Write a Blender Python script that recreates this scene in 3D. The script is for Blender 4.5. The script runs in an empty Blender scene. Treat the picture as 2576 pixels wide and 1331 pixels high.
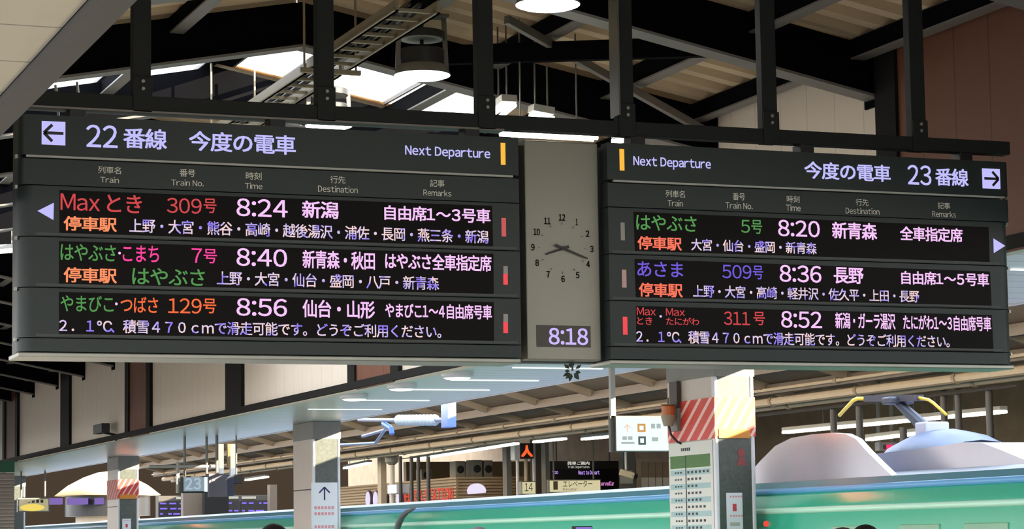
import bpy, math, random
from mathutils import Vector, Matrix
random.seed(7)
SC = bpy.context.scene
COL = SC.collection
# ------------------------------------------------------------------ camera (eye 1.55 m above the platform)
W_, H_ = 2576.0, 1331.0
FPX = 6062.6
YAW, PIT, ROL = math.radians(21.732), math.radians(5.632), math.radians(-0.936)
PCX, PCY, EYE = 1288 + 77.0, 665.5 + 89.8, 1.55
_f = Vector((math.sin(YAW)*math.cos(PIT), math.cos(YAW)*math.cos(PIT), math.sin(PIT)))
_r0 = Vector((math.cos(YAW), -math.sin(YAW), 0)); _u0 = _r0.cross(_f)
_r = _r0*math.cos(ROL) + _u0*math.sin(ROL); _u = _u0*math.cos(ROL) - _r0*math.sin(ROL)
cam = bpy.data.cameras.new('camera'); cam_o = bpy.data.objects.new('camera', cam); COL.objects.link(cam_o)
cam.sensor_fit = 'HORIZONTAL'; cam.sensor_width = 36; cam.lens = 36*FPX/W_
cam.shift_x = -77.0/W_; cam.shift_y = 89.8/W_
cam.clip_start = 0.1; cam.clip_end = 600
cam_o.matrix_world = Matrix(((_r.x, _u.x, -_f.x, 0), (_r.y, _u.y, -_f.y, 0), (_r.z, _u.z, -_f.z, EYE), (0, 0, 0, 1)))
SC.camera = cam_o
vs = SC.view_settings
SC.display_settings.display_device = 'sRGB'
vs.view_transform = 'Standard'; vs.look = 'None'; vs.gamma = 1; vs.use_curve_mapping = False; vs.exposure = 0.0
# ------------------------------------------------------------------ sky and sun
wd = bpy.data.worlds.new('sky'); SC.world = wd; wd.use_nodes = True
nt = wd.node_tree; bg = nt.nodes['Background']
tc = nt.nodes.new('ShaderNodeTexCoord'); sx = nt.nodes.new('ShaderNodeSeparateXYZ'); rp = nt.nodes.new('ShaderNodeValToRGB')
nt.links.new(tc.outputs['Generated'], sx.inputs[0]); nt.links.new(sx.outputs['Z'], rp.inputs[0]); nt.links.new(rp.outputs[0], bg.inputs[0])
rp.color_ramp.elements[0].position = 0.0; rp.color_ramp.elements[0].color = (0.98, 0.97, 0.95, 1)
rp.color_ramp.elements[1].position = 0.7; rp.color_ramp.elements[1].color = (0.70, 0.83, 1, 1)
bg.inputs[1].default_value = 5.0
sun = bpy.data.lights.new('sun', 'SUN'); sun_o = bpy.data.objects.new('sun', sun); COL.objects.link(sun_o)
sun.energy = 36; sun.color = (1, 0.84, 0.6); sun.angle = 0.006
sun_o.rotation_euler = Vector((-1, 0.9, -0.355)).to_track_quat('-Z', 'Y').to_euler()
SC.cycles.max_bounces = 8; SC.cycles.diffuse_bounces = 5; SC.cycles.transparent_max_bounces = 12
SC.cycles.sample_clamp_indirect = 6; SC.cycles.use_denoising = True
# ------------------------------------------------------------------ helpers
def at(px, py, X=None, Y=None, Z=None):
    d = _f + _r*((px-PCX)/FPX) - _u*((py-PCY)/FPX)
    t = X/d.x if X is not None else Y/d.y if Y is not None else (Z-EYE)/d.z
    p = d*t; return Vector((p.x, p.y, p.z+EYE))
def lin(c):
    return tuple((v/12.92 if v <= .04045 else ((v+.055)/1.055)**2.4) for v in (x/255 for x in c))
MATS = {}
def M(name, rgb, rough=.6, metal=0.0, emit=0.0, var=.12, scale=6.0, coat=0.0, spec=.5):
    if name in MATS: return MATS[name]
    m = bpy.data.materials.new(name); m.use_nodes = True; MATS[name] = m
    n = m.node_tree; b = n.nodes['Principled BSDF']; c = lin(rgb)
    b.inputs['Roughness'].default_value = rough; b.inputs['Metallic'].default_value = metal
    b.inputs['Coat Weight'].default_value = coat; b.inputs['Coat Roughness'].default_value = .14
    b.inputs['Specular IOR Level'].default_value = spec
    if emit:
        b.inputs['Base Color'].default_value = (0, 0, 0, 1); b.inputs['Specular IOR Level'].default_value = 0
        b.inputs['Emission Color'].default_value = (*c, 1); b.inputs['Emission Strength'].default_value = emit
    else:
        tcn = n.nodes.new('ShaderNodeTexCoord'); no = n.nodes.new('ShaderNodeTexNoise'); no.inputs['Scale'].default_value = scale
        no.inputs['Detail'].default_value = 5
        mx = n.nodes.new('ShaderNodeMix'); mx.data_type = 'RGBA'
        mx.inputs[6].default_value = (*[v*(1-var) for v in c], 1); mx.inputs[7].default_value = (*[min(1, v*(1+var)) for v in c], 1)
        n.links.new(tcn.outputs['Object'], no.inputs['Vector']); n.links.new(no.outputs['Fac'], mx.inputs[0]); n.links.new(mx.outputs[2], b.inputs['Base Color'])
    return m
def nodes_of(m): return m.node_tree, m.node_tree.nodes['Principled BSDF']
def seamed(name, rgb, axis, pitch, width=.03, dark=.45, **k):
    """a sheet with thin joint lines every `pitch` metres along one axis"""
    m = M(name, rgb, **k); n, b = nodes_of(m)
    src = b.inputs['Base Color'].links[0].from_socket
    g = n.nodes.new('ShaderNodeNewGeometry'); s = n.nodes.new('ShaderNodeSeparateXYZ'); n.links.new(g.outputs['Position'], s.inputs[0])
    d = n.nodes.new('ShaderNodeMath'); d.operation = 'DIVIDE'; d.inputs[1].default_value = pitch; n.links.new(s.outputs[axis], d.inputs[0])
    fr = n.nodes.new('ShaderNodeMath'); fr.operation = 'FRACT'; n.links.new(d.outputs[0], fr.inputs[0])
    lt = n.nodes.new('ShaderNodeMath'); lt.operation = 'LESS_THAN'; lt.inputs[1].default_value = width; n.links.new(fr.outputs[0], lt.inputs[0])
    mx = n.nodes.new('ShaderNodeMix'); mx.data_type = 'RGBA'; mx.inputs[7].default_value = (*[v*dark for v in lin(rgb)], 1)
    n.links.new(lt.outputs[0], mx.inputs[0]); n.links.new(src, mx.inputs[6]); n.links.new(mx.outputs[2], b.inputs['Base Color'])
    return m
class MB:
    def __init__(s): s.v = []; s.f = []
    def add(s, v, f):
        o = len(s.v); s.v += [tuple(p) for p in v]; s.f += [tuple(i+o for i in q) for q in f]; return s
    def box(s, x0, x1, y0, y1, z0, z1):
        return s.add([(x0, y0, z0), (x1, y0, z0), (x1, y1, z0), (x0, y1, z0), (x0, y0, z1), (x1, y0, z1), (x1, y1, z1), (x0, y1, z1)],
                     [(0, 3, 2, 1), (4, 5, 6, 7), (0, 1, 5, 4), (1, 2, 6, 5), (2, 3, 7, 6), (3, 0, 4, 7)])
    def beam(s, p, q, w, h, up=(0, 0, 1)):
        p = Vector(p); q = Vector(q); d = (q-p).normalized(); up = Vector(up)
        if abs(d.dot(up)) > .98: up = Vector((0, 1, 0))
        a = d.cross(up).normalized(); b = a.cross(d)
        c = [a*(i*w/2)+b*(j*h/2) for i, j in ((-1, -1), (1, -1), (1, 1), (-1, 1))]
        return s.add([p+k for k in c]+[q+k for k in c], [(0, 3, 2, 1), (4, 5, 6, 7), (0, 1, 5, 4), (1, 2, 6, 5), (2, 3, 7, 6), (3, 0, 4, 7)])
    def tube(s, pts, r, n=8):
        pts = [Vector(p) for p in pts]; rs = r if isinstance(r, (list, tuple)) else [r]*len(pts)
        vs_ = []; fs = []; ref = None
        for i, p in enumerate(pts):
            d = (pts[min(i+1, len(pts)-1)]-pts[max(i-1, 0)]).normalized()
            if ref is None: ref = Vector((0, 0, 1)) if abs(d.z) < .9 else Vector((0, 1, 0))
            a = d.cross(ref).normalized(); b = a.cross(d); ref = b
            vs_ += [p+(a*math.cos(2*math.pi*k/n)+b*math.sin(2*math.pi*k/n))*rs[i] for k in range(n)]
        for i in range(len(pts)-1):
            fs += [(i*n+k, i*n+(k+1) % n, (i+1)*n+(k+1) % n, (i+1)*n+k) for k in range(n)]
        fs += [tuple(range(n))[::-1], tuple(range((len(pts)-1)*n, len(pts)*n))]
        return s.add(vs_, fs)
    def lathe(s, c, prof, n=32, axis='Z'):
        vs_ = []; fs = []; c = Vector(c)
        for r, z in prof:
            for k in range(n):
                a = 2*math.pi*k/n; u, v = r*math.cos(a), r*math.sin(a)
                vs_.append(c+Vector((u, v, z) if axis == 'Z' else (u, z, v) if axis == 'Y' else (z, u, v)))
        for i in range(len(prof)-1):
            fs += [(i*n+k, i*n+(k+1) % n, (i+1)*n+(k+1) % n, (i+1)*n+k) for k in range(n)]
        fs += [tuple(range(n))[::-1], tuple(range((len(prof)-1)*n, len(prof)*n))]
        return s.add(vs_, fs)
    def prism(s, poly, axis, a, b):
        """poly: 2-D outline; axis the extrusion direction"""
        def P(u, v, w): return (w, u, v) if axis == 'X' else (u, w, v) if axis == 'Y' else (u, v, w)
        n = len(poly)
        return s.add([P(u, v, a) for u, v in poly]+[P(u, v, b) for u, v in poly],
                     [tuple(range(n)), tuple(range(2*n-1, n-1, -1))]+[(i, i+n, (i+1) % n+n, (i+1) % n) for i in range(n)])
    def build(s, name, mat, parent=None, smooth=False, bevel=0, seg=2):
        me = bpy.data.meshes.new(name); o = bpy.data.objects.new(name, me)
        org = Vector((0, 0, 0)); p = parent
        while p is not None: org += p.location; p = p.parent
        me.from_pydata([tuple(Vector(v)-org) for v in s.v], [], s.f); me.update()
        import bmesh
        bm = bmesh.new(); bm.from_mesh(me); bmesh.ops.recalc_face_normals(bm, faces=bm.faces); bm.to_mesh(me); bm.free()
        if mat: me.materials.append(mat)
        COL.objects.link(o); o.parent = parent
        if smooth:
            for q in me.polygons: q.use_smooth = True
            if smooth != 'full':
                e = o.modifiers.new('es', 'EDGE_SPLIT'); e.split_angle = math.radians(38)
        if bevel:
            e = o.modifiers.new('bv', 'BEVEL'); e.width = bevel; e.segments = seg; e.limit_method = 'ANGLE'
        return o
def tag(o, label=None, cat=None, group=None, kind=None):
    if label: o['label'] = label
    if cat: o['category'] = cat
    if group: o['group'] = group
    if kind: o['kind'] = kind
    return o
def thing(name, label, cat, loc, group=None):
    o = bpy.data.objects.new(name, None); COL.objects.link(o); o.location = loc; o.empty_display_size = .1
    return tag(o, label, cat, group)
def struct(name, mb, mat, **k): return tag(mb.build(name, mat, **k), kind='structure')
def copy_tree(o, loc, label, parent=None):
    c = o.copy(); COL.objects.link(c); c.parent = parent
    if parent is None: c.location = loc; c['label'] = label
    for ch in list(o.children): copy_tree(ch, None, None, c)
    return c
# ---- lettering: glyph outlines from Blender's own font, laid out one by one and fitted to a box
GL = {}; SPAN = []
def glyph(ch, bold, res):
    k = (ch, bold, res)
    if k in GL: return GL[k]
    cu = bpy.data.curves.new('g', 'FONT'); cu.size = 1; cu.body = ch; cu.resolution_u = res
    ob = bpy.data.objects.new('g', cu); COL.objects.link(ob); dg = bpy.context.evaluated_depsgraph_get()
    me = bpy.data.meshes.new_from_object(ob.evaluated_get(dg))
    v0 = [(p.co.x, p.co.y) for p in me.vertices]; f0 = [tuple(p.vertices) for p in me.polygons]; v = []; f = []
    for dx, dy in ((-1, -.8), (1, -.8), (-1, .8), (1, .8)) if bold else ((0, 0),):          # heavier strokes: the outline laid four times, a hair apart
        o = len(v); v += [(x+dx*bold, y+dy*bold) for x, y in v0]; f += [tuple(i+o for i in q) for q in f0]
    bpy.data.objects.remove(ob); bpy.data.curves.remove(cu); bpy.data.meshes.remove(me)
    GL[k] = (v, f); return GL[k]
def letters(s, x0, x1, zt, zb, bold=.012, res=3, mono=False, gap=.062):
    """ink from x0 to x1; zt/zb are top and bottom of the FIRST glyph. returns (2-D verts, faces)"""
    pen = 0; items = []
    for ch in s:
        if ch in ' \u3000': pen += .95 if (mono or ch != ' ') else .30; continue
        wide = ord(ch) >= 0x2E80
        g = chr(ord(ch)+0xFEE0) if '!' <= ch <= '~' else ch
        v, f = glyph(g, bold, res)
        if not v: continue
        a = min(p[0] for p in v); b = max(p[0] for p in v)
        if mono or wide: items.append((v, f, pen)); pen += .95 if True else 0
        else: items.append((v, f, pen-a)); pen += b-a+gap
    first = items[0]; fy0 = min(p[1] for p in first[0]); fy1 = max(p[1] for p in first[0])
    xs = [p[0]+o for v, f, o in items for p in v]; mn, mxx = min(xs), max(xs)
    sxx = (x1-x0)/(mxx-mn); sz = (zt-zb)/(fy1-fy0)
    V = []; F = []; SPAN.clear()
    for v, f, o in items:
        b = len(V); SPAN.append((b, len(F), len(v), len(f))); V += [(x0+(p[0]+o-mn)*sxx, zb+(p[1]-fy0)*sz) for p in v]; F += [tuple(i+b for i in q) for q in f]
    return V, F
def textY(name, s, box, Y, mat, parent, **k):
    """box in photo pixels: x-left, y-top and y-bottom of first glyph, x-right; on the plane Y"""
    xl, yt, yb, xr = box
    a = at(xl, yt, Y=Y); b = at(xl, yb, Y=Y); c = at(xr, yt+.05*(xr-xl), Y=Y)
    V, F = letters(s, a.x, c.x, a.z, b.z, **k)
    return MB().add([(x, Y, z) for x, z in V], F).build(name, mat, parent)
def textparts(name, tokens, box, Y, mat, parent, **k):
    """one line of lettering, each token a part of its own (name, or name for dots)"""
    xl, yt, yb, xr = box
    a = at(xl, yt, Y=Y); b = at(xl, yb, Y=Y); c = at(xr, yt+.05*(xr-xl), Y=Y)
    V, F = letters(''.join(tokens), a.x, c.x, a.z, b.z, **k); sp = list(SPAN); i = 0
    for tk in tokens:
        mb = MB()
        for vb, fb, nv, nf in sp[i:i+len(tk)]: mb.add([(x, Y, z) for x, z in V[vb:vb+nv]], [tuple(j-vb for j in q) for q in F[fb:fb+nf]])
        i += len(tk); mb.build('separator_dot' if tk == '・' else name, mat, parent)
def rectY(x0, y0, x1, y1, Y):
    a = at(x0, y0, Y=Y); b = at(x1, y1, Y=Y); c = at(x0, y1, Y=Y); d = at(x1, y0, Y=Y)
    return (a.x+c.x)/2, (b.x+d.x)/2, (b.z+c.z)/2, (a.z+d.z)/2
# ------------------------------------------------------------------ materials
m_board = M('board_paint', (31, 42, 41), .5, var=.06, scale=3)
m_board2 = M('board_panel_paint', (30, 40, 40), .5, var=.05)
m_trim = M('brushed_aluminium', (150, 150, 142), .35, .6)
m_line = M('white_line', (170, 172, 168), .5)
m_led = M('led_screen', (13, 9, 9), .5, var=.05, spec=.12)
m_steel = M('black_steel', (29, 32, 32), .6, var=.1, spec=.25)
m_beam = M('black_roof_steel', (12, 12, 15), .9, var=.15, spec=.03)
m_flange = M('grey_flange', (112, 108, 104), .5)  # light on the roof flanges put into the grey; their webs stay black
m_roof = M('corrugated_roof', (204, 182, 150), .75, var=.16, scale=2.2)
m_white = seamed('white_wall_panel', (226, 213, 196), 1, .485, .022, .72, rough=.55, var=.04)
m_brown = seamed('brown_wall_panel', (108, 64, 42), 1, .485, .03, .4, rough=.6, var=.08)
m_brown_dk = M('dark_wall_post', (22, 21, 20), .7, spec=.15)
m_soffit = seamed('soffit_metal', (196, 202, 196), 1, .42, .09, .5, rough=.33, metal=.25, var=.04)
m_leftsoff = seamed('left_soffit', (214, 206, 186), 1, .72, .025, .45, rough=.6, var=.04)
m_granite = M('dark_granite', (72, 78, 74), .4, var=.5, scale=26)
m_clad = M('beige_cladding', (196, 183, 173), .4, var=.05)
m_trimwhite = M('white_edge_trim', (214, 214, 220), .35)
m_grey = M('grey_paint', (120, 118, 112), .5)
m_ltgrey = M('light_grey_paint', (176, 174, 168), .5)
m_dark = M('dark_grey_plastic', (38, 38, 40), .5)
m_black = M('black_plastic', (14, 14, 16), .4)
m_floor = seamed('platform_paving', (158, 154, 147), 1, .6, .02, .7, rough=.6)
m_tray = M('galvanised_tray', (150, 140, 118), .5, .3)
m_opproof = M('brown_roof_sheet', (112, 96, 80), .75, var=.2, scale=3)
m_opprafter = M('grey_brown_rafter', (140, 126, 108), .6)
m_conduit = M('tan_conduit', (176, 160, 138), .55)
m_opdark = M('dark_backdrop_wall', (168, 144, 116), .7, var=.3, scale=2)
E_W = M('lamp_white', (255, 255, 255), emit=9)
E_FL = M('fluorescent_tube', (255, 250, 228), emit=7)
def E(name, rgb, s=1.0): return M('led_'+name, rgb, emit=s)
e_lav = E('lavender', (196, 192, 255), 1.0)
e_red = E('red', (208, 74, 78)); e_green = E('green', (86, 150, 82)); e_mag = E('magenta', (255, 72, 160)); e_org = E('orange', (250, 112, 66))
e_salm = E('salmon', (255, 148, 102)); e_salm2 = E('coral', (255, 122, 96)); e_pink = E('pink_white', (250, 200, 252)); e_vio = E('violet', (116, 92, 214)); e_yel = E('amber', (255, 190, 70))
m_print = M('grey_print', (226, 226, 214), .6)
m_inkd = M('dark_ink', (48, 46, 42), .6)
m_led_off = M('dim_lamp', (150, 148, 142), .4)
# white led lettering with the colour fringes that the photo shows
m_ledw = M('led_white', (214, 190, 240), emit=1.0)
n, b = nodes_of(m_ledw)
tcn = n.nodes.new('ShaderNodeTexCoord'); no = n.nodes.new('ShaderNodeTexNoise'); no.inputs['Scale'].default_value = 16; no.inputs['Detail'].default_value = 1
cr = n.nodes.new('ShaderNodeValToRGB'); n.links.new(tcn.outputs['Object'], no.inputs[0]); n.links.new(no.outputs['Fac'], cr.inputs[0]); n.links.new(cr.outputs[0], b.inputs['Emission Color'])
els = cr.color_ramp.elements; els[0].position = .34; els[0].color = (*lin((150, 128, 240)), 1); els[1].position = .66; els[1].color = (*lin((250, 214, 214)), 1)
e3 = els.new(.5); e3.color = (*lin((222, 204, 236)), 1)
# translucent roof glazing
m_glaz = bpy.data.materials.new('roof_glazing'); m_glaz.use_nodes = True; n = m_glaz.node_tree; n.nodes.remove(n.nodes['Principled BSDF'])
tr = n.nodes.new('ShaderNodeBsdfTransparent'); tl = n.nodes.new('ShaderNodeBsdfTranslucent'); tl.inputs[0].default_value = (.9, .92, .95, 1)
mx = n.nodes.new('ShaderNodeMixShader'); mx.inputs[0].default_value = .25; n.links.new(tr.outputs[0], mx.inputs[1]); n.links.new(tl.outputs[0], mx.inputs[2]); n.links.new(mx.outputs[0], n.nodes['Material Output'].inputs[0])
# red and white diagonal warning stripes
def striped(name, ax):
    m = M(name, (205, 62, 52), .5, var=.05); n, b = nodes_of(m); src = b.inputs['Base Color'].links[0].from_socket
    g = n.nodes.new('ShaderNodeNewGeometry'); s = n.nodes.new('ShaderNodeSeparateXYZ'); n.links.new(g.outputs['Position'], s.inputs[0])
    k = n.nodes.new('ShaderNodeMath'); k.operation = 'MULTIPLY_ADD'; k.inputs[1].default_value = -.62; n.links.new(s.outputs['Z'], k.inputs[0])
    k2 = n.nodes.new('ShaderNodeMath'); k2.operation = 'MULTIPLY'; k2.inputs[1].default_value = (1.0 if ax == 'X' else -.45); n.links.new(s.outputs[ax], k2.inputs[0]); n.links.new(k2.outputs[0], k.inputs[2])
    d = n.nodes.new('ShaderNodeMath'); d.operation = 'DIVIDE'; d.inputs[1].default_value = .125; n.links.new(k.outputs[0], d.inputs[0])
    fr = n.nodes.new('ShaderNodeMath'); fr.operation = 'FRACT'; n.links.new(d.outputs[0], fr.inputs[0])
    lt = n.nodes.new('ShaderNodeMath'); lt.operation = 'LESS_THAN'; lt.inputs[1].default_value = .3; n.links.new(fr.outputs[0], lt.inputs[0])
    mx = n.nodes.new('ShaderNodeMix'); mx.data_type = 'RGBA'; mx.inputs[7].default_value = (*lin((236, 190, 180)), 1)
    n.links.new(lt.outputs[0], mx.inputs[0]); n.links.new(src, mx.inputs[6]); n.links.new(mx.outputs[2], b.inputs['Base Color']); return m
m_strX = striped('warning_stripes_front', 'X'); m_strY = striped('warning_stripes_side', 'Y')
# ------------------------------------------------------------------ the setting: ground, platforms, roof, walls
struct('ground', MB().box(-60, 90, -40, 200, -1.5, -1.25), M('ballast', (86, 80, 74), .9, var=.3, scale=9))
struct('floor', MB().box(-.6, 11.8, -6, 90, -1.25, 0), m_floor)
struct('floor_opposite', MB().box(19.6, 31, 10, 140, -1.25, 0), m_floor)
WX, WL, RX = 9.6, 1.72, 5.68                     # right wall, left soffit edge, ridge
def zr(x): return 6.2-.19*abs(x-RX)              # underside of the roof sheet
def roof_patch(x0, x1, y0, y1):
    """folded roof sheet, ribs running down the slope"""
    mb = MB(); xs = [x0, x1]; prof = []; y = y0; p = .36
    while y < y1-.01:
        for dy, dz in ((0, 0), (.13, 0), (.18, .075), (.31, .075)):
            if y+dy < y1: prof.append((y+dy, dz))
        y += p
    prof.append((y1, 0)); n = len(prof)
    v = [(x, yy, zr(x)+.02+dz) for x in xs for yy, dz in prof]+[(x, yy, zr(x)+.05+dz) for x in xs for yy, dz in prof]
    f = []
    for o in (0, 2*n): f += [(o+i, o+i+1, o+n+i+1, o+n+i) for i in range(n-1)]
    return mb.add(v, f)
BAYS = [(19.9, 22.75), (25.9, 28.75), (28.9, 31.75), (31.9, 34.75)]  # later bays are added out of view to brighten the right wall
LBAYS = [(20.6, 23.8)]+BAYS[1:]
k = wn = 0
def sheet(x0, x1, y0, y1):
    global k
    k += 1; struct('ceiling_%d' % k, roof_patch(x0, x1, y0, y1), m_roof)
for (x0, x1), bays, solid, panes in (((WL, RX), LBAYS, ((WL, 1.85),), ((1.9, 2.7), (2.78, 3.56), (3.62, 4.55), (4.63, 5.55))),
                                     ((RX, WX+.1), BAYS, ((9.5, WX+.1),), ((5.83, 6.36), (6.52, 7.40), (7.52, 8.33), (8.62, 9.4)))):
    edges = [-24.0]+[e for bq in bays for e in bq]+[96.0]
    for i in range(0, len(edges), 2): sheet(x0, x1, edges[i], edges[i+1])
    for bi, (y0, y1) in enumerate(bays):
        if bi == 0: solid_, panes_ = ((WL, 3.6),) if x0 < 5 else ((8.35, WX+.1),), panes[2:] if x0 < 5 else panes[:3]
        else: solid_, panes_ = solid, panes
        for a, c in solid_: sheet(a, c, y0, y1)
        for a, c in panes_:
            wn += 1
            wo = struct('window_%d' % wn, MB().prism([(a, zr(a)+.05), (c, zr(c)+.05), (c, zr(c)+.056), (a, zr(a)+.056)], 'Y', y0, y1), m_glaz)
            fr = MB()
            for p_, q_ in ((a, a+.02), (c-.02, c)): fr.prism([(p_, zr(p_)+.02), (q_, zr(q_)+.02), (q_, zr(q_)+.07), (p_, zr(p_)+.07)], 'Y', y0, y1)
            mid = (y0+y1)/2
            if x0 > 5: fr.prism([(a, zr(a)+.03), (c, zr(c)+.03), (c, zr(c)+.06), (a, zr(a)+.06)], 'Y', mid-.01, mid+.01)
            fr.build('window_frame', m_flange, wo)
        if x0 < 5: k += 1; struct('ceiling_%d' % k, MB().prism([(5.55, zr(5.55)+.02), (RX, 6.22), (5.83, zr(5.83)+.02), (5.83, zr(5.83)+.12), (RX, 6.34), (5.55, zr(5.55)+.12)], 'Y', y0, y1), m_beam)
# portal frames every 3 m
FR = [1.8+3*i for i in range(0, 30)]
for i, y in enumerate(FR):
    D = .40
    poly = [(WL-.05, zr(WL)-.005), (RX, zr(RX)-.005), (WX-.01, zr(WX)-.005), (WX-.01, zr(WX)-D-.03), (RX, zr(RX)-D), (3.35, zr(3.35)-D), (2.55, zr(2.55)-D-.42), (WL-.05, zr(WL)-1.35)]
    o = struct('roof_beam_%d' % (i+1), MB().prism(poly, 'Y', y-.02, y+.02), m_beam)
    fl = MB()
    low = [(WX-.01, zr(WX)-D-.03), (RX, zr(RX)-D), (3.35, zr(3.35)-D), (2.55, zr(2.55)-D-.42), (WL-.05, zr(WL)-1.35)]
    for (xa, za), (xb, zb) in zip(low, low[1:]): fl.beam((xa, y, za), (xb, y, zb), .20, .022)
    fl.build('flange', m_flange, o)
    MB().box(WX-.02, WX, y-.13, y+.13, zr(WX)-D-.1, zr(WX)-.02).build('end_plate', m_beam, o)
# purlins and bracing under the sheets
for x, w, h in ((8.55, .10, .15), (7.45, .09, .14), (6.44, .09, .14), (4.59, .08, .13), (3.4, .09, .14), (9.45, .09, .14)):
    struct('roof_purlin_%d' % int(x*10), MB().box(x-w/2, x+w/2, -20, 95, zr(x)-h, zr(x)+.015), m_beam)
    struct('trim_%d' % int(x*10), MB().box(x-w/2-.02, x+w/2+.02, -20, 95, zr(x)-h-.015, zr(x)-h), m_flange)
br = MB()
for y in (16.8,):
    br.beam((8.5, y+.05, zr(8.5)-.26), (6.5, y+2.9, zr(6.5)-.30), .09, .16)
struct('roof_brace', br, m_beam)
struct('roof_brace_2', MB().beam((6.9, 18.0, zr(7)-.2), (9.5, 19.7, zr(9.5)-.25), .05, .07), m_flange)
# right clerestory wall: white sheets, dark posts, brown sheets
ZS = 3.58
Zt = zr(WX)+.1
def wall(name, y0, y1, m, x0=WX, x1=WX+.12, z0=ZS-.02): return struct(name, MB().box(x0, x1, y0, y1, z0, Zt), m)
wall('wall_right', -24.0, 96, m_white)
q = 0
for c in (15.6, 30.0, 44.4, 58.8, 73.2):
    wall('wall_right_brown_%d' % (q+1), c-(2.6 if q == 0 else .78), c+.78, m_brown, WX-.03, WX-.001)
    for s in (-1, 1):
        struct('trim_wall_%d' % (2*q+(s+1)//2+1), MB().box(WX-.06, WX-.001, c+s*.93-.16-(1.8 if q == 0 and s < 0 else 0), c+s*.93+.16-(1.8 if q == 0 and s < 0 else 0), ZS, Zt), m_brown_dk)
    struct('trim_post_%d' % (q+1), MB().box(WX-.06, WX-.001, c+6.75, c+7.75, ZS, Zt), m_brown_dk); q += 1
struct('trim_wall_foot', MB().box(WX-.07, WX+.02, -24, 96, ZS-.005, ZS+.09), m_brown_dk)
# canopy soffit over the platform edge, with an unseen lip added for its shadow
struct('ceiling_soffit', MB().prism([(WX+.125, ZS), (11.98, ZS), (12.92, 3.74), (12.92, 3.80), (11.98, 3.75), (WX+.125, ZS+.3)], 'Y', -24, 96), m_soffit)
struct('trim_added_lip', MB().box(11.94, 11.985, -24, 96, ZS-.012, ZS), m_trimwhite)
# left canopy soffit, its dark edge strip, left clerestory
struct('ceiling_left_soffit', MB().box(-1.4, WL-.005, -24, 96, ZS, ZS+.2), m_leftsoff)
struct('trim_left', MB().box(WL, WL+.135, -24, 96, ZS-.04, ZS+.12), M('edge_strip_grey', (72, 70, 70), .6))
struct('wall_left', MB().box(WL-.14, WL-.02, -24, 96, ZS+.2, zr(WL)+.1), m_white)
struct('trim_left_sill', MB().box(WL-.02, WL+.05, -24, 96, ZS+.12, ZS+.3), m_brown_dk)
# opposite platform roof: butterfly sheet, rafters, valley beam
ox = [(16.8, 4.66), (19.2, 3.94), (31.0, 6.1)]
for i in range(2):
    (xa, za), (xb, zb) = ox[i], ox[i+1]
    struct('ceiling_opposite_%d' % (i+1), MB().prism([(xa, za), (xb, zb), (xb, zb+.06), (xa, za+.06)], 'Y', 22.2 if i == 0 else -40, 84), m_opproof)
struct('ceiling_opposite_3', MB().prism([(17.2, 4.54), (19.2, 3.94), (19.2, 4.0), (17.2, 4.60)], 'Y', -40, 22.2), m_opproof)  # unseen stretch, edge set back to let sun lower on the striped pillar
for i in range(21):
    y = 25.2+2.86*i
    struct('roof_rafter_%d' % (i+1), MB().beam((16.85, y, 4.58), (19.2, y, 3.875), .09, .13).beam((19.2, y, 3.875), (30.9, y, 6.02), .09, .13), m_opprafter)
for x, z in ((17.9, 4.24), (18.7, 4.0)):
    struct('roof_purlin_opposite_%d' % int(x), MB().box(x-.07, x+.07, 22.3, 84, z-.09, z+.07), M('brown_steel', (84, 72, 60), .6))
struct('wall_opposite', MB().box(31, 31.3, 5, 101, -1, 6.3), m_opdark)
struct('wall_far', MB().box(9, 60, 142, 142.4, -1, 10), M('far_brown_wall', (15, 11, 8), .9, spec=.05))
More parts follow.
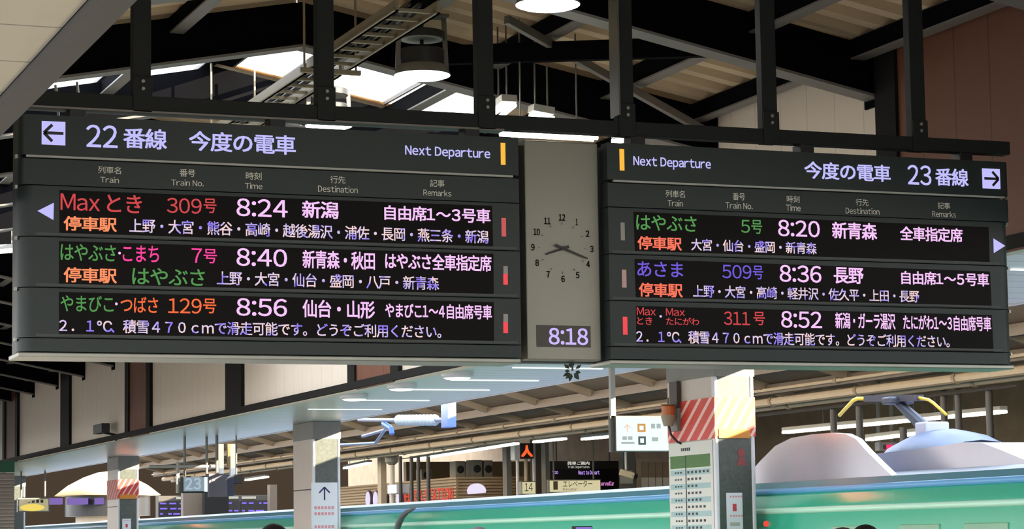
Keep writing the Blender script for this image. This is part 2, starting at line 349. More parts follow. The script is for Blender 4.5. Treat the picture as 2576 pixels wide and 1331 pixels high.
# ------------------------------------------------------------------ departure boards
ZL = [4.06, 3.822, 3.808, 3.80, 3.642, 3.340, 3.042, 2.748, 2.672, 2.640]
BY = 14.0
def panel(x0, x1, z0, z1, r, side, dep=.10, y=BY):
    """board front panel with a rounded outer end"""
    pts = []
    if side < 0:
        pts = [(x1, y), (x1, y+dep), (x0, y+dep)]+[(x0+r-r*math.cos(a), y+r-r*math.sin(a)) for a in [math.pi/2*k/6 for k in range(7)]]
    else:
        pts = [(x0, y), (x0, y+dep), (x1, y+dep)]+[(x1-r+r*math.cos(a), y+r-r*math.sin(a)) for a in [math.pi/2*k/6 for k in range(7)]]
    return MB().prism(pts, 'Z', z0, z1)
def make_board(X0, X1, side, label):
    t = thing('departure_board', label, 'departure board', ((X0+X1)/2, BY+.2, ZL[-1]), 'hanging departure boards')
    MB().box(X0+.02, X1-.02, BY+.09, BY+.34, ZL[8], ZL[0]-.005).build('housing', m_board2, t)
    MB().box(X0+.0, X1, BY+.01, BY+.34, ZL[9], ZL[8]-.004).build('bottom_trim', m_trim, t, bevel=.006)
    hd = panel(X0, X1, ZL[1], ZL[0], .03, side).build('header_panel', m_board, t, smooth=True)
    MB().box(X0+.04, X1-.04, BY-.006, BY+.02, ZL[2], ZL[1]-.002).build('white_rail', m_line, t)
    ch = panel(X0, X1, ZL[4]+.006, ZL[3], .03, side).build('heading_panel', m_board, t, smooth=True)
    rows = []
    for i in (4, 5, 6): rows.append(panel(X0, X1, ZL[i+1]+.006, ZL[i], .085, side).build('train_row', m_board, t, smooth=True))
    for i, rw in zip((4, 5, 6), rows): MB().box(X0+.10 if side < 0 else X0+.02, X1-.02 if side < 0 else X1-.10, BY-.003, BY+.01, ZL[i+1]+.012, ZL[i+1]+.026).build('row_ledge', M('row_ledge_grey', (62, 66, 64), .5), rw)
    panel(X0, X1, ZL[8], ZL[7], .085, side).build('bottom_panel', m_board, t, smooth=True)
    e = X0 if side < 0 else X1
    sc = MB()
    for z in (ZL[1]+.0, ZL[4], ZL[5], ZL[6], ZL[7]): sc.box(e-.014 if side < 0 else e, e if side < 0 else e+.014, BY+.05, BY+.085, z-.014, z+.006)
    sc.build('end_clip', m_trim, t)
    return t, hd, ch, rows
LB, LH, LC, LR = make_board(2.318, 5.432, -1, 'dark departure board headed 22番線 with a left arrow, beside the clock')
RB, RH, RC, RR = make_board(6.040, 9.030, 1, 'dark departure board headed 23番線 with a right arrow, beside the clock')
TY = BY-.003
def flat(name, px, Y, mat, parent, th=.004):
    """thin raised plate, outline in photo pixels on plane Y"""
    P = [at(x, y, Y=Y) for x, y in px]
    return MB().prism([(p.x, p.z) for p in P], 'Y', Y, Y+th).build(name, mat, parent)
def rect(name, x0, y0, x1, y1, Y, mat, parent, th=.004):
    a, b, c, d = rectY(x0, y0, x1, y1, Y)
    return MB().box(a, b, Y, Y+th, c, d).build(name, mat, parent)
def arrow_mark(name, cx, cz, s, sgn, Y, mat, parent, up=False):
    """arrow: shaft and two barbs"""
    L = [((-.42, 0), (.40, 0)), ((-.45, .03), (-.07, .36)), ((-.45, -.03), (-.07, -.36))]
    mb = MB()
    for (x0, z0), (x1, z1) in L:
        if up: x0, z0, x1, z1 = z0, -x0, z1, -x1
        mb.beam((cx+sgn*x0*s, Y, cz+z0*s), (cx+sgn*x1*s, Y, cz+z1*s), .004, .125*s if not up else .1*s, up=(0, 1, 0) if False else (1, 0, 0) if abs(x1-x0) < 1e-6 else (0, 0, 1))
    return mb.build(name, mat, parent)
def arrow_flat(name, cx, cz, s, sgn, Y, mat, parent, up=False, w=.065):
    mb = MB()
    for (x0, z0), (x1, z1) in (((-.36, 0), (.42, 0)), ((-.42, 0), (-.06, .36)), ((-.42, 0), (-.06, -.36))):
        if up: x0, z0, x1, z1 = z0, -x0, z1, -x1
        p = Vector((cx+sgn*x0*s, cz+z0*s)); q = Vector((cx+sgn*x1*s, cz+z1*s)); d = (q-p).normalized(); nn = Vector((-d.y, d.x))*w*s
        mb.prism([tuple(p+nn), tuple(q+nn), tuple(q-nn), tuple(p-nn)], 'Y', Y, Y+.002)
    return mb.build(name, mat, parent)
# left header
T = textY
a = rectY(105, 305.5, 164.5, 364.5, TY)
sq = MB().box(a[0], a[1], TY, TY+.004, a[2], a[3]).build('arrow_sign', e_lav, LH)
arrow_flat('arrow', (a[0]+a[1])/2, (a[2]+a[3])/2, (a[3]-a[2])*.98, 1, TY-.003, m_dark, LH)
T('track_number', '22', (217, 312.7, 369.2, 296), TY, e_lav, LH, bold=.008)
T('track_name', '番線', (310, 321.4, 372, 420), TY, e_lav, LH, bold=.018)
T('board_title', '今度の電車', (475, 328.5, 378.3, 744), TY, e_lav, LH, bold=.018)
T('english_title', 'Next Departure', (1019, 365.5, 388.5, 1233), TY, e_lav, LH, bold=.017)
rect('amber_lamp', 1260, 359.6, 1271.5, 414.5, TY, e_yel, LH)
for s, bx in (('列車名', (246.4, 418, 435.8, 304.4)), ('Train', (252.5, 444.8, 458.8, 299.3)), ('番号', (451.8, 425, 444, 490.8)), ('Train No.', (430.8, 451.6, 465.8, 512.5)),
              ('時刻', (618.5, 432.5, 451.6, 658)), ('Time', (616, 460, 474, 660)), ('行先', (830.7, 441.8, 460.5, 869)), ('Destination', (800, 466.9, 482, 900)),
              ('記事', (1081.5, 451.5, 469.4, 1118)), ('Remarks', (1065, 477, 491.5, 1135.4))):
    T('column_heading', s, bx, TY, m_print, LC, res=2, bold=0)
def screen(row, pts): return flat('led_screen', pts, BY-.002, m_led, row, .006)
SY = BY-.005
S = [screen(LR[0], [(149.8, 478), (1238, 518), (1240.7, 621), (149.5, 588)]), screen(LR[1], [(148.8, 606.6), (1241.4, 638.5), (1242, 740.7), (148.5, 717.7)]), screen(LR[2], [(148.6, 734.3), (1242, 760), (1242.6, 862), (148.5, 846.7)])]
for i, (x0, y0, x1, y1) in enumerate(((1262, 548.5, 1273, 595), (1266.5, 669.5, 1277.5, 716), (1266.5, 790, 1278, 838))):
    if i == 0: rect('marker_lamp', x0, y0, x1, y1, TY, E('dim_red', (200, 92, 92)), LR[i])
    else:
        ym = (y0+y1)/2-4
        o = rect('marker_lamp', x0, y0, x1, ym, TY, m_led_off, LR[i]); rect('marker_lamp', x0, ym, x1, y1, TY, E('marker_red', (240, 82, 88)), LR[i])
flat('track_pointer', [(94.5, 530.5), (135.5, 510), (134.5, 553.5)], TY, e_lav, LR[0])
U = SY
def row(rw, items):
    for nm, s, bx, m, kw in items:
        if nm == 'stops_list':
            tk = [w for st in s.split('・') for w in (st, '・')][:-1]; textparts('stop_name', tk, bx, U, m, rw, **kw)
        elif nm == 'message': textparts('message_clause', ['2.1℃、', '積雪', '470cmで', '滑走', '可能です。', 'どうぞ', 'ご利用', 'ください。'], bx, U, m, rw, **kw)
        else: T(nm, s, bx, U, m, rw, **kw)
B = dict(bold=.020, res=3); K = dict(bold=.012, res=2); N = dict(bold=.004); NB = dict(bold=.009, res=3)
row(LR[0], [('train_name', 'Max', (152.4, 486.4, 527.8, 251.5), e_red, N), ('train_name', 'とき', (269, 489.5, 533, 356.7), e_red, NB), ('train_number', '309', (419.8, 497, 535.4, 507.4), e_red, N), ('number_suffix', '号', (512, 499, 535.4, 544.5), e_red, NB),
            ('departure_time', '8:24', (594.8, 498.4, 543.6, 723.4), e_pink, dict(bold=.010)), ('destination', '新潟', (759.7, 504.4, 548, 851.6), e_pink, B), ('remarks', '自由席1~3号車', (966.6, 516, 553, 1233.8), e_pink, B),
            ('stops_heading', '停車駅', (160, 543, 579.4, 294), e_salm, B), ('stops_list', '上野・大宮・熊谷・高崎・越後湯沢・浦佐・長岡・燕三条・新潟', (325.3, 550, 582.7, 1228.7), m_ledw, K)])
row(LR[1], [('train_name', 'はやぶさ', (152.4, 614.3, 653.9, 291.6), e_green, NB), ('name_dot', '・', (297.5, 633.5, 640, 304), e_pink, B), ('train_name', 'こまち', (308.7, 620.7, 657, 400), e_mag, NB), ('train_number', '7', (482, 624.5, 661, 508), e_mag, N), ('number_suffix', '号', (512, 625.8, 662, 545.7), e_mag, NB),
            ('departure_time', '8:40', (594.8, 623.7, 668.7, 722), e_pink, dict(bold=.010)), ('destination', '新青森・秋田', (761, 628.8, 674.3, 943), e_pink, B), ('remarks', 'はやぶさ全車指定席', (968.6, 638.5, 674.3, 1236.3), e_pink, B),
            ('stops_heading', '停車駅', (160, 671.7, 710, 294), e_salm, B), ('stops_train', 'はやぶさ', (332.5, 674.3, 715, 515), e_green, NB), ('stops_list', '上野・大宮・仙台・盛岡・八戸・新青森', (545.2, 682.5, 715, 1104.5), m_ledw, K)])
row(LR[2], [('train_name', 'やまびこ', (152.4, 742.7, 782.9, 285.7), e_green, NB), ('name_dot', '・', (289.5, 761, 768, 296), e_pink, B), ('train_name', 'つばさ', (303, 753.5, 782.9, 397.6), e_org, NB), ('train_number', '129', (423, 750.4, 787.2, 507.4), e_org, N), ('number_suffix', '号', (511, 751, 788, 544), e_org, NB),
            ('departure_time', '8:56', (594.8, 749.6, 794.3, 722), e_pink, dict(bold=.010)), ('destination', '仙台・山形', (761, 753.5, 798.2, 943), e_pink, B), ('remarks', 'やまびこ1~4自由席号車', (968.6, 763.2, 798, 1237.3), e_pink, B),
            ('message', '2.1℃、積雪470cmで滑走可能です。どうぞご利用ください。', (149, 804.6, 832.7, 1110.4), m_ledw, dict(bold=.012, res=2, mono=True))])
# right header
a = rectY(2471.6, 424.5, 2516, 474.5, TY)
MB().box(a[0], a[1], TY, TY+.004, a[2], a[3]).build('arrow_sign', e_lav, RH)
arrow_flat('arrow', (a[0]+a[1])/2, (a[2]+a[3])/2, (a[3]-a[2])*.98, -1, TY-.003, m_dark, RH)
T('track_number', '23', (2282.5, 414.2, 463.5, 2342), TY, e_lav, RH, bold=.008)
T('track_name', '番線', (2352, 422.6, 466.3, 2435.5), TY, e_lav, RH, bold=.018)
T('board_title', '今度の電車', (2022.6, 405.2, 448.7, 2239.8), TY, e_lav, RH, bold=.018)
T('english_title', 'Next Departure', (1593, 392.8, 415.4, 1788), TY, e_lav, RH, bold=.017)
rect('amber_lamp', 1559, 374.8, 1570.6, 429, TY, e_yel, RH)
for s, bx in (('列車名', (1674.3, 478, 496, 1722.7)), ('Train', (1679.5, 503.3, 518, 1717.8)), ('番号', (1842.9, 485, 503, 1873.8)), ('Train No.', (1824.9, 509, 524, 1893)),
              ('時刻', (1979, 491.6, 509, 2011)), ('Time', (1977.5, 515, 530, 2014)), ('行先', (2152.5, 500, 517, 2184.5)), ('Destination', (2127.3, 522.5, 536.8, 2212)),
              ('記事', (2358.7, 508.8, 525, 2389.6)), ('Remarks', (2345, 531, 545, 2404.5))):
    T('column_heading', s, bx, TY, m_print, RC, res=2, bold=0)
screen(RR[0], [(1594, 532.6), (2487, 571.5), (2490, 663), (1597.6, 634)]); screen(RR[1], [(1596.5, 651.4), (2490.5, 683), (2495, 776), (1600, 752.9)]); screen(RR[2], [(1600, 769.8), (2495, 792.5), (2499.7, 885), (1601.7, 870)])
rect('marker_lamp', 1561.6, 559.7, 1571.7, 604.7, TY, m_led_off, RR[0]); rect('marker_lamp', 1565, 678.5, 1576, 723.5, TY, E('dim_rose', (158, 128, 122)), RR[1]); rect('marker_lamp', 1567.5, 796.8, 1578.5, 842, TY, E('marker_red', (240, 82, 88)), RR[2])
flat('track_pointer', [(2529, 618.5), (2499.5, 600), (2500.5, 636.5)], TY, e_lav, RR[0])
row(RR[0], [('train_name', 'はやぶさ', (1600, 540.5, 577.7, 1752), e_green, NB), ('train_number', '5', (1863.6, 552.9, 585.6, 1886), e_green, N), ('number_suffix', '号', (1889.6, 553, 587.8, 1917), e_green, NB),
            ('departure_time', '8:20', (1956.7, 552.4, 594, 2061.7), e_pink, dict(bold=.010)), ('destination', '新青森', (2092.6, 557.8, 599.7, 2205.8), e_pink, B), ('remarks', '全車指定席', (2263.4, 568.8, 603.5, 2421), e_pink, B),
            ('stops_heading', '停車駅', (1603.3, 593.5, 627.3, 1714.8), e_salm2, B), ('stops_list', '大宮・仙台・盛岡・新青森', (1738.5, 600, 630, 2054), m_ledw, K)])
row(RR[1], [('train_name', 'あさま', (1602.6, 657, 695, 1718), e_vio, NB), ('train_number', '509', (1816.3, 666, 700, 1890), e_vio, N), ('number_suffix', '号', (1893.4, 668, 702.6, 1919.5), e_vio, NB),
            ('departure_time', '8:36', (1960.6, 666, 709, 2065.7), e_pink, dict(bold=.010)), ('destination', '長野', (2096.6, 672, 713, 2171.8), e_pink, B), ('remarks', '自由席1~5号車', (2266.6, 681.4, 715, 2487.7), e_pink, B),
            ('stops_heading', '停車駅', (1606.6, 710.7, 746, 1717), e_salm2, B), ('stops_list', '上野・大宮・高崎・軽井沢・佐久平・上田・長野', (1743, 716.8, 746, 2312.3), m_ledw, K)])
row(RR[2], [('train_name', 'Max', (1601.7, 773, 792.6, 1649.5), e_red, N), ('train_name', 'とき', (1602.6, 798, 816, 1640.5), e_red, NB), ('name_dot', '・', (1659, 793, 799, 1665), e_pink, B), ('train_name', 'Max', (1675, 775.4, 794, 1722.7), e_red, N), ('train_name', 'たにがわ', (1675.4, 799, 817, 1758.8), e_red, NB),
            ('train_number', '311', (1820.8, 783.3, 817.6, 1886), e_red, N), ('number_suffix', '号', (1894.7, 784.4, 818, 1924), e_red, NB), ('departure_time', '8:52', (1964.4, 782, 824.3, 2067), e_pink, dict(bold=.010)),
            ('destination', '新潟・ガーラ湯沢', (2100.6, 785.5, 826.3, 2251.8), e_pink, B), ('remarks', 'たにがわ1~3自由席号車', (2271.4, 793.6, 827.8, 2493), e_pink, B),
            ('message', '2.1℃、積雪470cmで滑走可能です。どうぞご利用ください。', (1600.3, 832.9, 859.5, 2389.3), m_ledw, dict(bold=.012, res=2, mono=True))])
# ------------------------------------------------------------------ clock panel between the boards
CY = 14.1
ck = thing('station_clock', 'tall grey clock panel with hands at 8:18, hung between the two departure boards', 'clock', (5.765, CY+.1, 2.66))
m_clock = M('clock_panel_grey', (142, 140, 130), .4, .35, var=.05)
MB().box(5.512, 6.018, CY, CY+.2, 2.668, 4.07).build('housing', m_clock, ck, bevel=.008)
MB().box(5.435, 6.036, CY+.13, CY+.24, 2.66, 4.06).build('shadow_gap_plate', m_black, ck)  # black plate standing in for the shadowed gaps beside the clock
KY = CY-.004
cc = at(1415.3, 624.3, Y=KY)
for h in range(1, 13):
    an = math.radians(30*h); r = .2
    sx_ = .202; px = cc.x+sx_*math.sin(an); pz = cc.z+.197*math.cos(an)
    w = .024 if h < 10 else .044
    V, F = letters(str(h), px-w/2 if h != 1 else px-.008, px+w/2 if h != 1 else px+.008, pz+.021, pz-.021, bold=.022)
    MB().add([(x, KY, z) for x, z in V], F).build('numeral', m_inkd, ck)
    MB().beam((cc.x+.150*math.sin(an), KY, cc.z+.150*math.cos(an)), (cc.x+.165*math.sin(an), KY, cc.z+.165*math.cos(an)), .004, .006, up=(0, 1, 0)).build('hour_mark', m_grey, ck)
def hand(nm, tail, tip, w, y):
    a = at(*tail, Y=y); b = at(*tip, Y=y); d = (b-a).normalized(); nrm = Vector((-d.z, 0, d.x))
    MB().prism([((a+nrm*w).x, (a+nrm*w).z), ((b+nrm*w*.5).x, (b+nrm*w*.5).z), ((b-nrm*w*.5).x, (b-nrm*w*.5).z), ((a-nrm*w).x, (a-nrm*w).z)], 'Y', y-.004, y).build(nm, m_inkd, ck)
hand('hour_hand', (1431, 620.5), (1373.4, 639.6), .010, CY-.010); hand('minute_hand', (1396.8, 616), (1478, 650.5), .008, CY-.018)
MB().lathe((cc.x, CY-.02, cc.z), [(.012, 0), (.012, .018)], 16, 'Y').build('hub', m_inkd, ck)
dd = rect('digital_display', 1350, 819, 1486, 873.5, CY-.004, M('clock_screen', (52, 46, 36), .35), ck, .006)
T('digital_time', '8:18', (1380, 824.4, 867, 1479), CY-.006, E('clock_violet', (206, 186, 255)), dd, bold=.016)
# ------------------------------------------------------------------ steel hanger above the boards
hg = thing('hanger_frame', 'black steel hanging frame of posts and a long rail above the departure boards', 'steel frame', (5.7, 14.1, 4.12))
MB().box(2.32, 9.09, 14.06, 14.16, 4.125, 4.215).build('rail', m_steel, hg, bevel=.004)
MB().box(2.32, 5.36, 14.05, 14.17, 4.112, 4.124).build('rail_flange', M('lit_steel_edge', (120, 116, 110), .4, .4), hg)  # lit lower edge of the rail, its light put into the paler grey
for i, x in enumerate((3.055, 4.195, 5.245, 6.21, 7.25, 8.38)):
    MB().box(x-.055, x+.055, 14.07, 14.15, 4.12, 6.6).build('post', m_steel, hg, bevel=.004)
    pl = MB().box(x-.058, x+.058, 14.05, 14.06, 4.115, 4.33).build('joint_plate', m_steel, hg, bevel=.003)
    bo = MB()
    for z in (4.255, 4.30): bo.lathe((x+.0, 14.034, z), [(.011, 0), (.013, .004), (.013, .011)], 6, 'Y')
    bo.build('bolt', m_trim, pl)
MB().box(6.142, 6.154, 14.03, 14.17, 4.25, 6.6).build('post_flange', M('polished_steel', (150, 152, 150), .25, .9), hg)
for px in (192, 694, 1182, 1598, 2022, 2420):
    x = at(px, 300, Y=14.1).x
    MB().box(x-.05, x+.05, 14.06, 14.18, 4.061, 4.126).build('bracket', m_black, hg, bevel=.004)
# ------------------------------------------------------------------ lamps under the roof
def pendant(loc, label, k=1.0):
    t = thing('pendant_lamp', label, 'lamp', loc, 'round pendant lamps under the roof')
    x, y, z = loc
    def S(p): return [(a_*k, b_*k) for a_, b_ in p]
    MB().lathe((x, y, z), S([(.02, -.035), (.13, -.030), (.21, -.016), (.255, .0), (.25, .012)]), 40).build('diffuser', E_W, t, smooth='full')
    MB().lathe((x, y, z), S([(.262, .004), (.258, .02), (.225, .085), (.205, .10), (.20, .10), (.24, .014), (.252, .004)]), 40).build('skirt', m_grey, t, smooth=True)
    MB().lathe((x, y, z), S([(.205, .10), (.205, .235), (.195, .245)]), 40).build('drum', m_dark, t, smooth=True)
    MB().lathe((x, y, z), S([(.215, .34), (.215, .40), (.20, .41)]), 40).build('ring', m_dark, t, smooth=True)
    MB().lathe((x, y, z), S([(.19, .335), (.19, .345)]), 40).build('reflector', m_ltgrey, t)
    MB().lathe((x, y, z), S([(.018, .24), (.018, .55)]), 10).build('stem', m_black, t)
    for s in (-1, 1):
        MB().beam((x+s*.215*k, y, z+.57*k), (x+s*.235*k, y, z+.06*k), .045*k, .012, up=(0, 1, 0)).build('strap', m_grey, t)
    MB().box(x-.24*k, x+.24*k, y-.09*k, y+.09*k, z+.55*k, z+.575*k).build('mount_plate', m_grey, t)
    MB().tube([(x, y, z+.57*k), (x, y, zr(x)+.01)], .014, 8).build('drop_rod', m_black, t)
    L = bpy.data.lights.new('lamp_light', 'AREA'); L.shape = 'DISK'; L.size = .44*k; L.energy = 18; L.color = (1, .97, .9)
    lo = bpy.data.objects.new('lamp_light', L); COL.objects.link(lo); lo.parent = t; lo.location = (0, 0, -.045)
    return t
for (px, py, y, k_, lab) in ((1378, 20, 16.5, .480, 'round lamp at the top edge, its glowing disc cut by the frame'), (1062, 197, 18.9, .468, 'round lamp with grey bell and twin straps, hung in front of the bright skylights'), (827, 323, 22.3, .455, 'round lamp half hidden behind the rail, just above 今度の電車')):
    q_ = at(px, py, Y=y); pendant((q_.x, q_.y, q_.z+.02), lab, k_/.51)
def fluor(a, b, label, group, r=.035, hang=zr):
    """twin tube batten between two points"""
    a = Vector(a); b = Vector(b); m_ = (a+b)/2
    t = thing('fluorescent_light', label, 'light', m_, group)
    MB().beam(a+Vector((0, 0, .06)), b+Vector((0, 0, .06)), .14, .06).build('batten', m_ltgrey, t)
    for c in (a.lerp(b, .2), a.lerp(b, .8)):
        if hang: MB().tube([c+Vector((0, 0, .08)), (c.x, c.y, hang(c.x))], .008, 6).build('hanger_rod', m_grey, t)
    d = (b-a).normalized(); sd = d.cross(Vector((0, 0, 1))).normalized()*.045
    MB().tube([a+sd, b+sd], r*.6).build('tube', E_FL, t); MB().tube([a-sd, b-sd], r*.6).build('tube', E_FL, t)
    return t
def flpx(x0, y0, x1, y1, label, group, **k): return fluor(at(x0, y0, **k), at(x1, y1, **k), label, group)
flpx(1262, 335, 1498, 348, 'white tube light seen through the gap above the clock', 'tube lights beyond the boards', Y=18.6)
flpx(1545, 354, 1578, 351, 'short tube light at the top corner of the 23番線 board', 'tube lights beyond the boards', Y=18.9)
flpx(1336, 290, 1388, 300, 'tube light low in the gap above the clock, under a grey beam', 'tube lights beyond the boards', Y=18.7)
flpx(1248, 291, 1282, 264, 'tilted tube light beside the bolted post above Next Departure', 'tube lights beyond the boards', X=7.2)
flpx(-40, 520, 42, 512, 'bright tube light left of the 22番線 board, upper one', 'tube lights beyond the boards', Y=29.2)
flpx(-30, 636, 44, 630, 'bright tube light left of the 22番線 board, lower one', 'tube lights beyond the boards', Y=33.5)
# ------------------------------------------------------------------ cable tray under the ridge
def tray(y0, y1, x0, x1, z, label):
    t = thing('cable_tray', label, 'cable tray', ((x0+x1)/2, (y0+y1)/2, z), 'cable trays under the ridge')
    for x in (x0, x1): MB().box(x-.012, x+.012, y0, y1, z, z+.09).box(x-.03, x+.012, y0, y1, z, z+.012).build('side_rail', m_tray, t)
    y = y0+.1
    while y < y1: MB().box(x0, x1, y-.018, y+.018, z+.02, z+.045).build('rung', m_tray, t); y += .30
    for c, r in ((.3, .014), (.55, .018)):
        xx = x0+(x1-x0)*c
        MB().tube([(xx, y0, z+.06), (xx+.03, (y0+y1)/2, z+.06), (xx, y1, z+.06)], r, 6).build('cable', m_black, t)
    for yy in (y1-.1,):
        MB().box(x0-.1, x1+.1, yy-.02, yy+.02, z-.04, z).build('cross_bar', m_tray, t)
        for x in (x0-.06, x1+.06): MB().box(x-.008, x+.008, yy-.008, yy+.008, z, zr(x)-.01).build('hanger_rod', m_tray, t)
    return t
tray(16.9, 19.3, 5.60, 5.93, 5.50, 'ladder cable tray running up beside the round lamp with twin straps')
tray(19.45, 22.6, 5.62, 5.93, 5.50, 'ladder cable tray below the bright skylight left of the second post')
tray(22.9, 30, 5.62, 5.93, 5.50, 'far ladder cable tray mostly hidden behind the rail')
for x in (3.6, 3.78):
    MB_ = MB().tube([(x, 19.95, zr(x)-.42), (x+.12, 19.95, 4.2)], .012, 6)
    tag(MB_.build('suspension_rod', m_trim), 'thin steel rod right of the first hanger post, one of a pair', 'rod', 'pair of suspension rods')
# ------------------------------------------------------------------ downlights and small fittings on the canopy
for i, (px, py) in enumerate(((1150, 941), (1011, 970), (891, 996))):
    p = at(px, py, Z=ZS-.02)
    t = thing('downlight', ('round downlight under the canopy, the one next to the board', 'round downlight under the canopy, in the middle of three', 'round downlight under the canopy, the one above the arrow pillar')[i], 'light', p, 'round canopy downlights')
    MB().lathe(p, [(.17, -.05), (.20, -.03), (.20, .02)], 28).build('housing', m_trimwhite, t, smooth=True)
    MB().lathe(p, [(.02, -.072), (.13, -.065), (.165, -.05)], 28).build('lens', M('lit_opal', (255, 252, 240), emit=5), t, smooth='full')
t = thing('floodlight', 'small dark floodlight on a bent arm against the white wall', 'floodlight', at(292, 1104, X=WX-.05))
a, b = at(255, 1079, X=WX-.25), at(291, 1094, X=WX-.02)
MB().box(a.x-.08, a.x+.08, a.y-.42, a.y+.42, a.z-.09, a.z+.09).build('lamp_head', m_dark, t, bevel=.01)
MB().tube([a+Vector((0, -.3, -.09)), b, b+Vector((0, 0, -.1)), at(292, 1106, X=WX-.04)], .025).build('arm', m_dark, t)
for i, (x0, x1, y) in enumerate(((1290, 1530, 924), (1135, 1366, 955), (1025, 1240, 979), (912, 1085, 1006), (775, 965, 1029), (2545, 2800, 676))):
    a, b = at(x0, y, Z=ZS), at(x1, y, Z=ZS); b.x = min(b.x, 11.9) if i < 5 else 11.9
    lo = tag(MB().box(a.x, b.x, a.y-.022, a.y+.022, ZS-.012, ZS-.001).build('line_light', M('line_lit', (236, 250, 246), emit=1.6)), ('thin line light just under the clock', 'thin line light by the downlight next to the board', 'thin line light by the middle downlight', 'thin line light by the third downlight', 'thin line light above the arrow pillar', 'bright line light right of the 23番線 board')[i], 'light', 'line lights in the canopy soffit')
# leafy tangle under the clock
p = at(1440, 921, Y=14.2)
t = thing('leafy_sprig', 'small dark leafy sprig hanging under the clock panel', 'plant', (p.x, p.y, p.z+.07))
MB().tube([(p.x, p.y, 2.657), (p.x, p.y, p.z-.03)], .007, 6).build('stem', m_black, t)
rnd = random.Random(3)
m_leaf = M('dark_leaf', (34, 48, 36), .5, var=.3)
for i in range(18):
    an = rnd.uniform(0, 6.28); l = rnd.uniform(.03, .055); el = rnd.uniform(-.9, .9)
    c = Vector((p.x+math.cos(an)*.016, p.y+rnd.uniform(-.02, .02), p.z-.03+math.sin(an)*.020))
    d = Vector((math.cos(an), el*.4, math.sin(an))).normalized(); s_ = d.cross(Vector((0, 1, .3))).normalized()*.013; n_ = d.cross(s_).normalized()*.003
    MB().add([c, c+d*l*.5+s_, c+d*l, c+d*l*.5-s_, c+d*l*.5+n_, c+d*l*.5-n_], [(0, 1, 4), (1, 2, 4), (2, 3, 4), (3, 0, 4), (0, 1, 5), (1, 2, 5), (2, 3, 5), (3, 0, 5)]).build('leaf', m_leaf, t)
# ------------------------------------------------------------------ pillars
CX0, CX1 = 11.47, 11.94
def pillar(y, label, wrap, loc=None, granite=True):
    t = thing('platform_pillar', label, 'pillar', ((CX0+CX1)/2, y+.62, 0), 'pillars along the canopy edge')
    yb = y+1.22
    MB().box(CX0, CX1-.02, y+.02, yb, 0, ZS-.30).build('cladding', m_clad, t)
    MB().box(CX0-.0, CX1+.02, y-.01, yb+.02, ZS-.30, ZS-.005).build('capital', m_clad if not granite else m_grey, t)
    MB().box(CX0+.035, CX1-.045, y-.012, y+.02, 0, ZS-.30).build('granite_face', m_granite, t)
    for x0, x1 in ((CX0-.01, CX0+.035), (CX1-.045, CX1+.005)):
        MB().box(x0, x1, y-.022, y+.06, 0, ZS-.30).build('corner_trim', m_trimwhite, t, bevel=.018, seg=3)
    MB().box(CX0-.004, CX0, y+.03, yb, 2.42, 2.44).build('joint_strip', m_dark, t)
    if wrap:
        MB().box(CX0-.012, CX1+.01, y-.03, y-.023, 2.62, 3.05).build('warning_wrap', m_strX, t)
        MB().box(CX0-.016, CX0-.010, y-.03, yb-.02, 2.60, 3.05).build('warning_wrap', m_strY, t)
        MB().box(CX0+.03, CX1-.06, y-.036, y-.030, 2.60, 2.70).build('orange_band', M('orange_tape', (206, 132, 34), .5), t)
    return t
pillar(23.76, 'striped pillar carrying the green-headed timetable, below the 23番線 board', True)
pillar(39.38, 'pillar with the up-arrow notice and no stripes', False)
pillar(55.4, 'smaller striped pillar beside the pale round canopy', True)
pillar(70.8, 'farthest white-edged pillar behind the yellow sign', False)
# timetable on the near pillar's side, notices on fronts
tx = CX0-.012
def rectX(x0, y0, x1, y1, X):
    a = at(x0, y0, X=X); b = at(x1, y1, X=X); c = at(x0, y1, X=X); d = at(x1, y0, X=X)
    return (a.y+c.y)/2, (b.y+d.y)/2, (b.z+c.z)/2, (a.z+d.z)/2
tt = thing('timetable_poster', 'train timetable with a green heading band on the side of the striped pillar', 'poster', (tx, 24.4, 2))
y0, y1 = 24.93, 23.80
MB().box(tx-.006, tx, y1, y0, 1.2, 2.585).build('sheet', M('paper', (214, 216, 208), .6, var=.02), tt)
MB().box(tx-.008, tx-.006, y1+.06, y0-.03, 2.30, 2.44).build('heading_band', M('green_print', (76, 118, 60), .6), tt)
MB().box(tx-.009, tx-.006, y1+.68, y1+.70, 1.25, 2.44).build('rule_line', m_inkd, tt)
mb = MB()
for i in range(5): mb.box(tx-.008, tx-.006, y0-.36-.05*i, y0-.325-.05*i, 2.49, 2.525)
mb.build('title_print', m_inkd, tt)
mp = M('pale_blue_print', (160, 190, 192), .6)
for i in range(14):
    z = 2.25-.077*i
    if i % 2 == 0: MB().box(tx-.0075, tx-.006, y1+.06, y0-.03, z-.03, z+.03).build('row_band', mp, tt)
    mb = MB(); rnd = random.Random(i)
    for k in range(rnd.randint(3, 6)): mb.box(tx-.009, tx-.0075, y1+.60-.10*k, y1+.65-.10*k, z-.012, z+.014)
    for k in range(3): mb.box(tx-.009, tx-.0075, y1+.80+.07*k, y1+.84+.07*k, z-.008, z+.01)
    mb.build('row_print', m_inkd, tt)
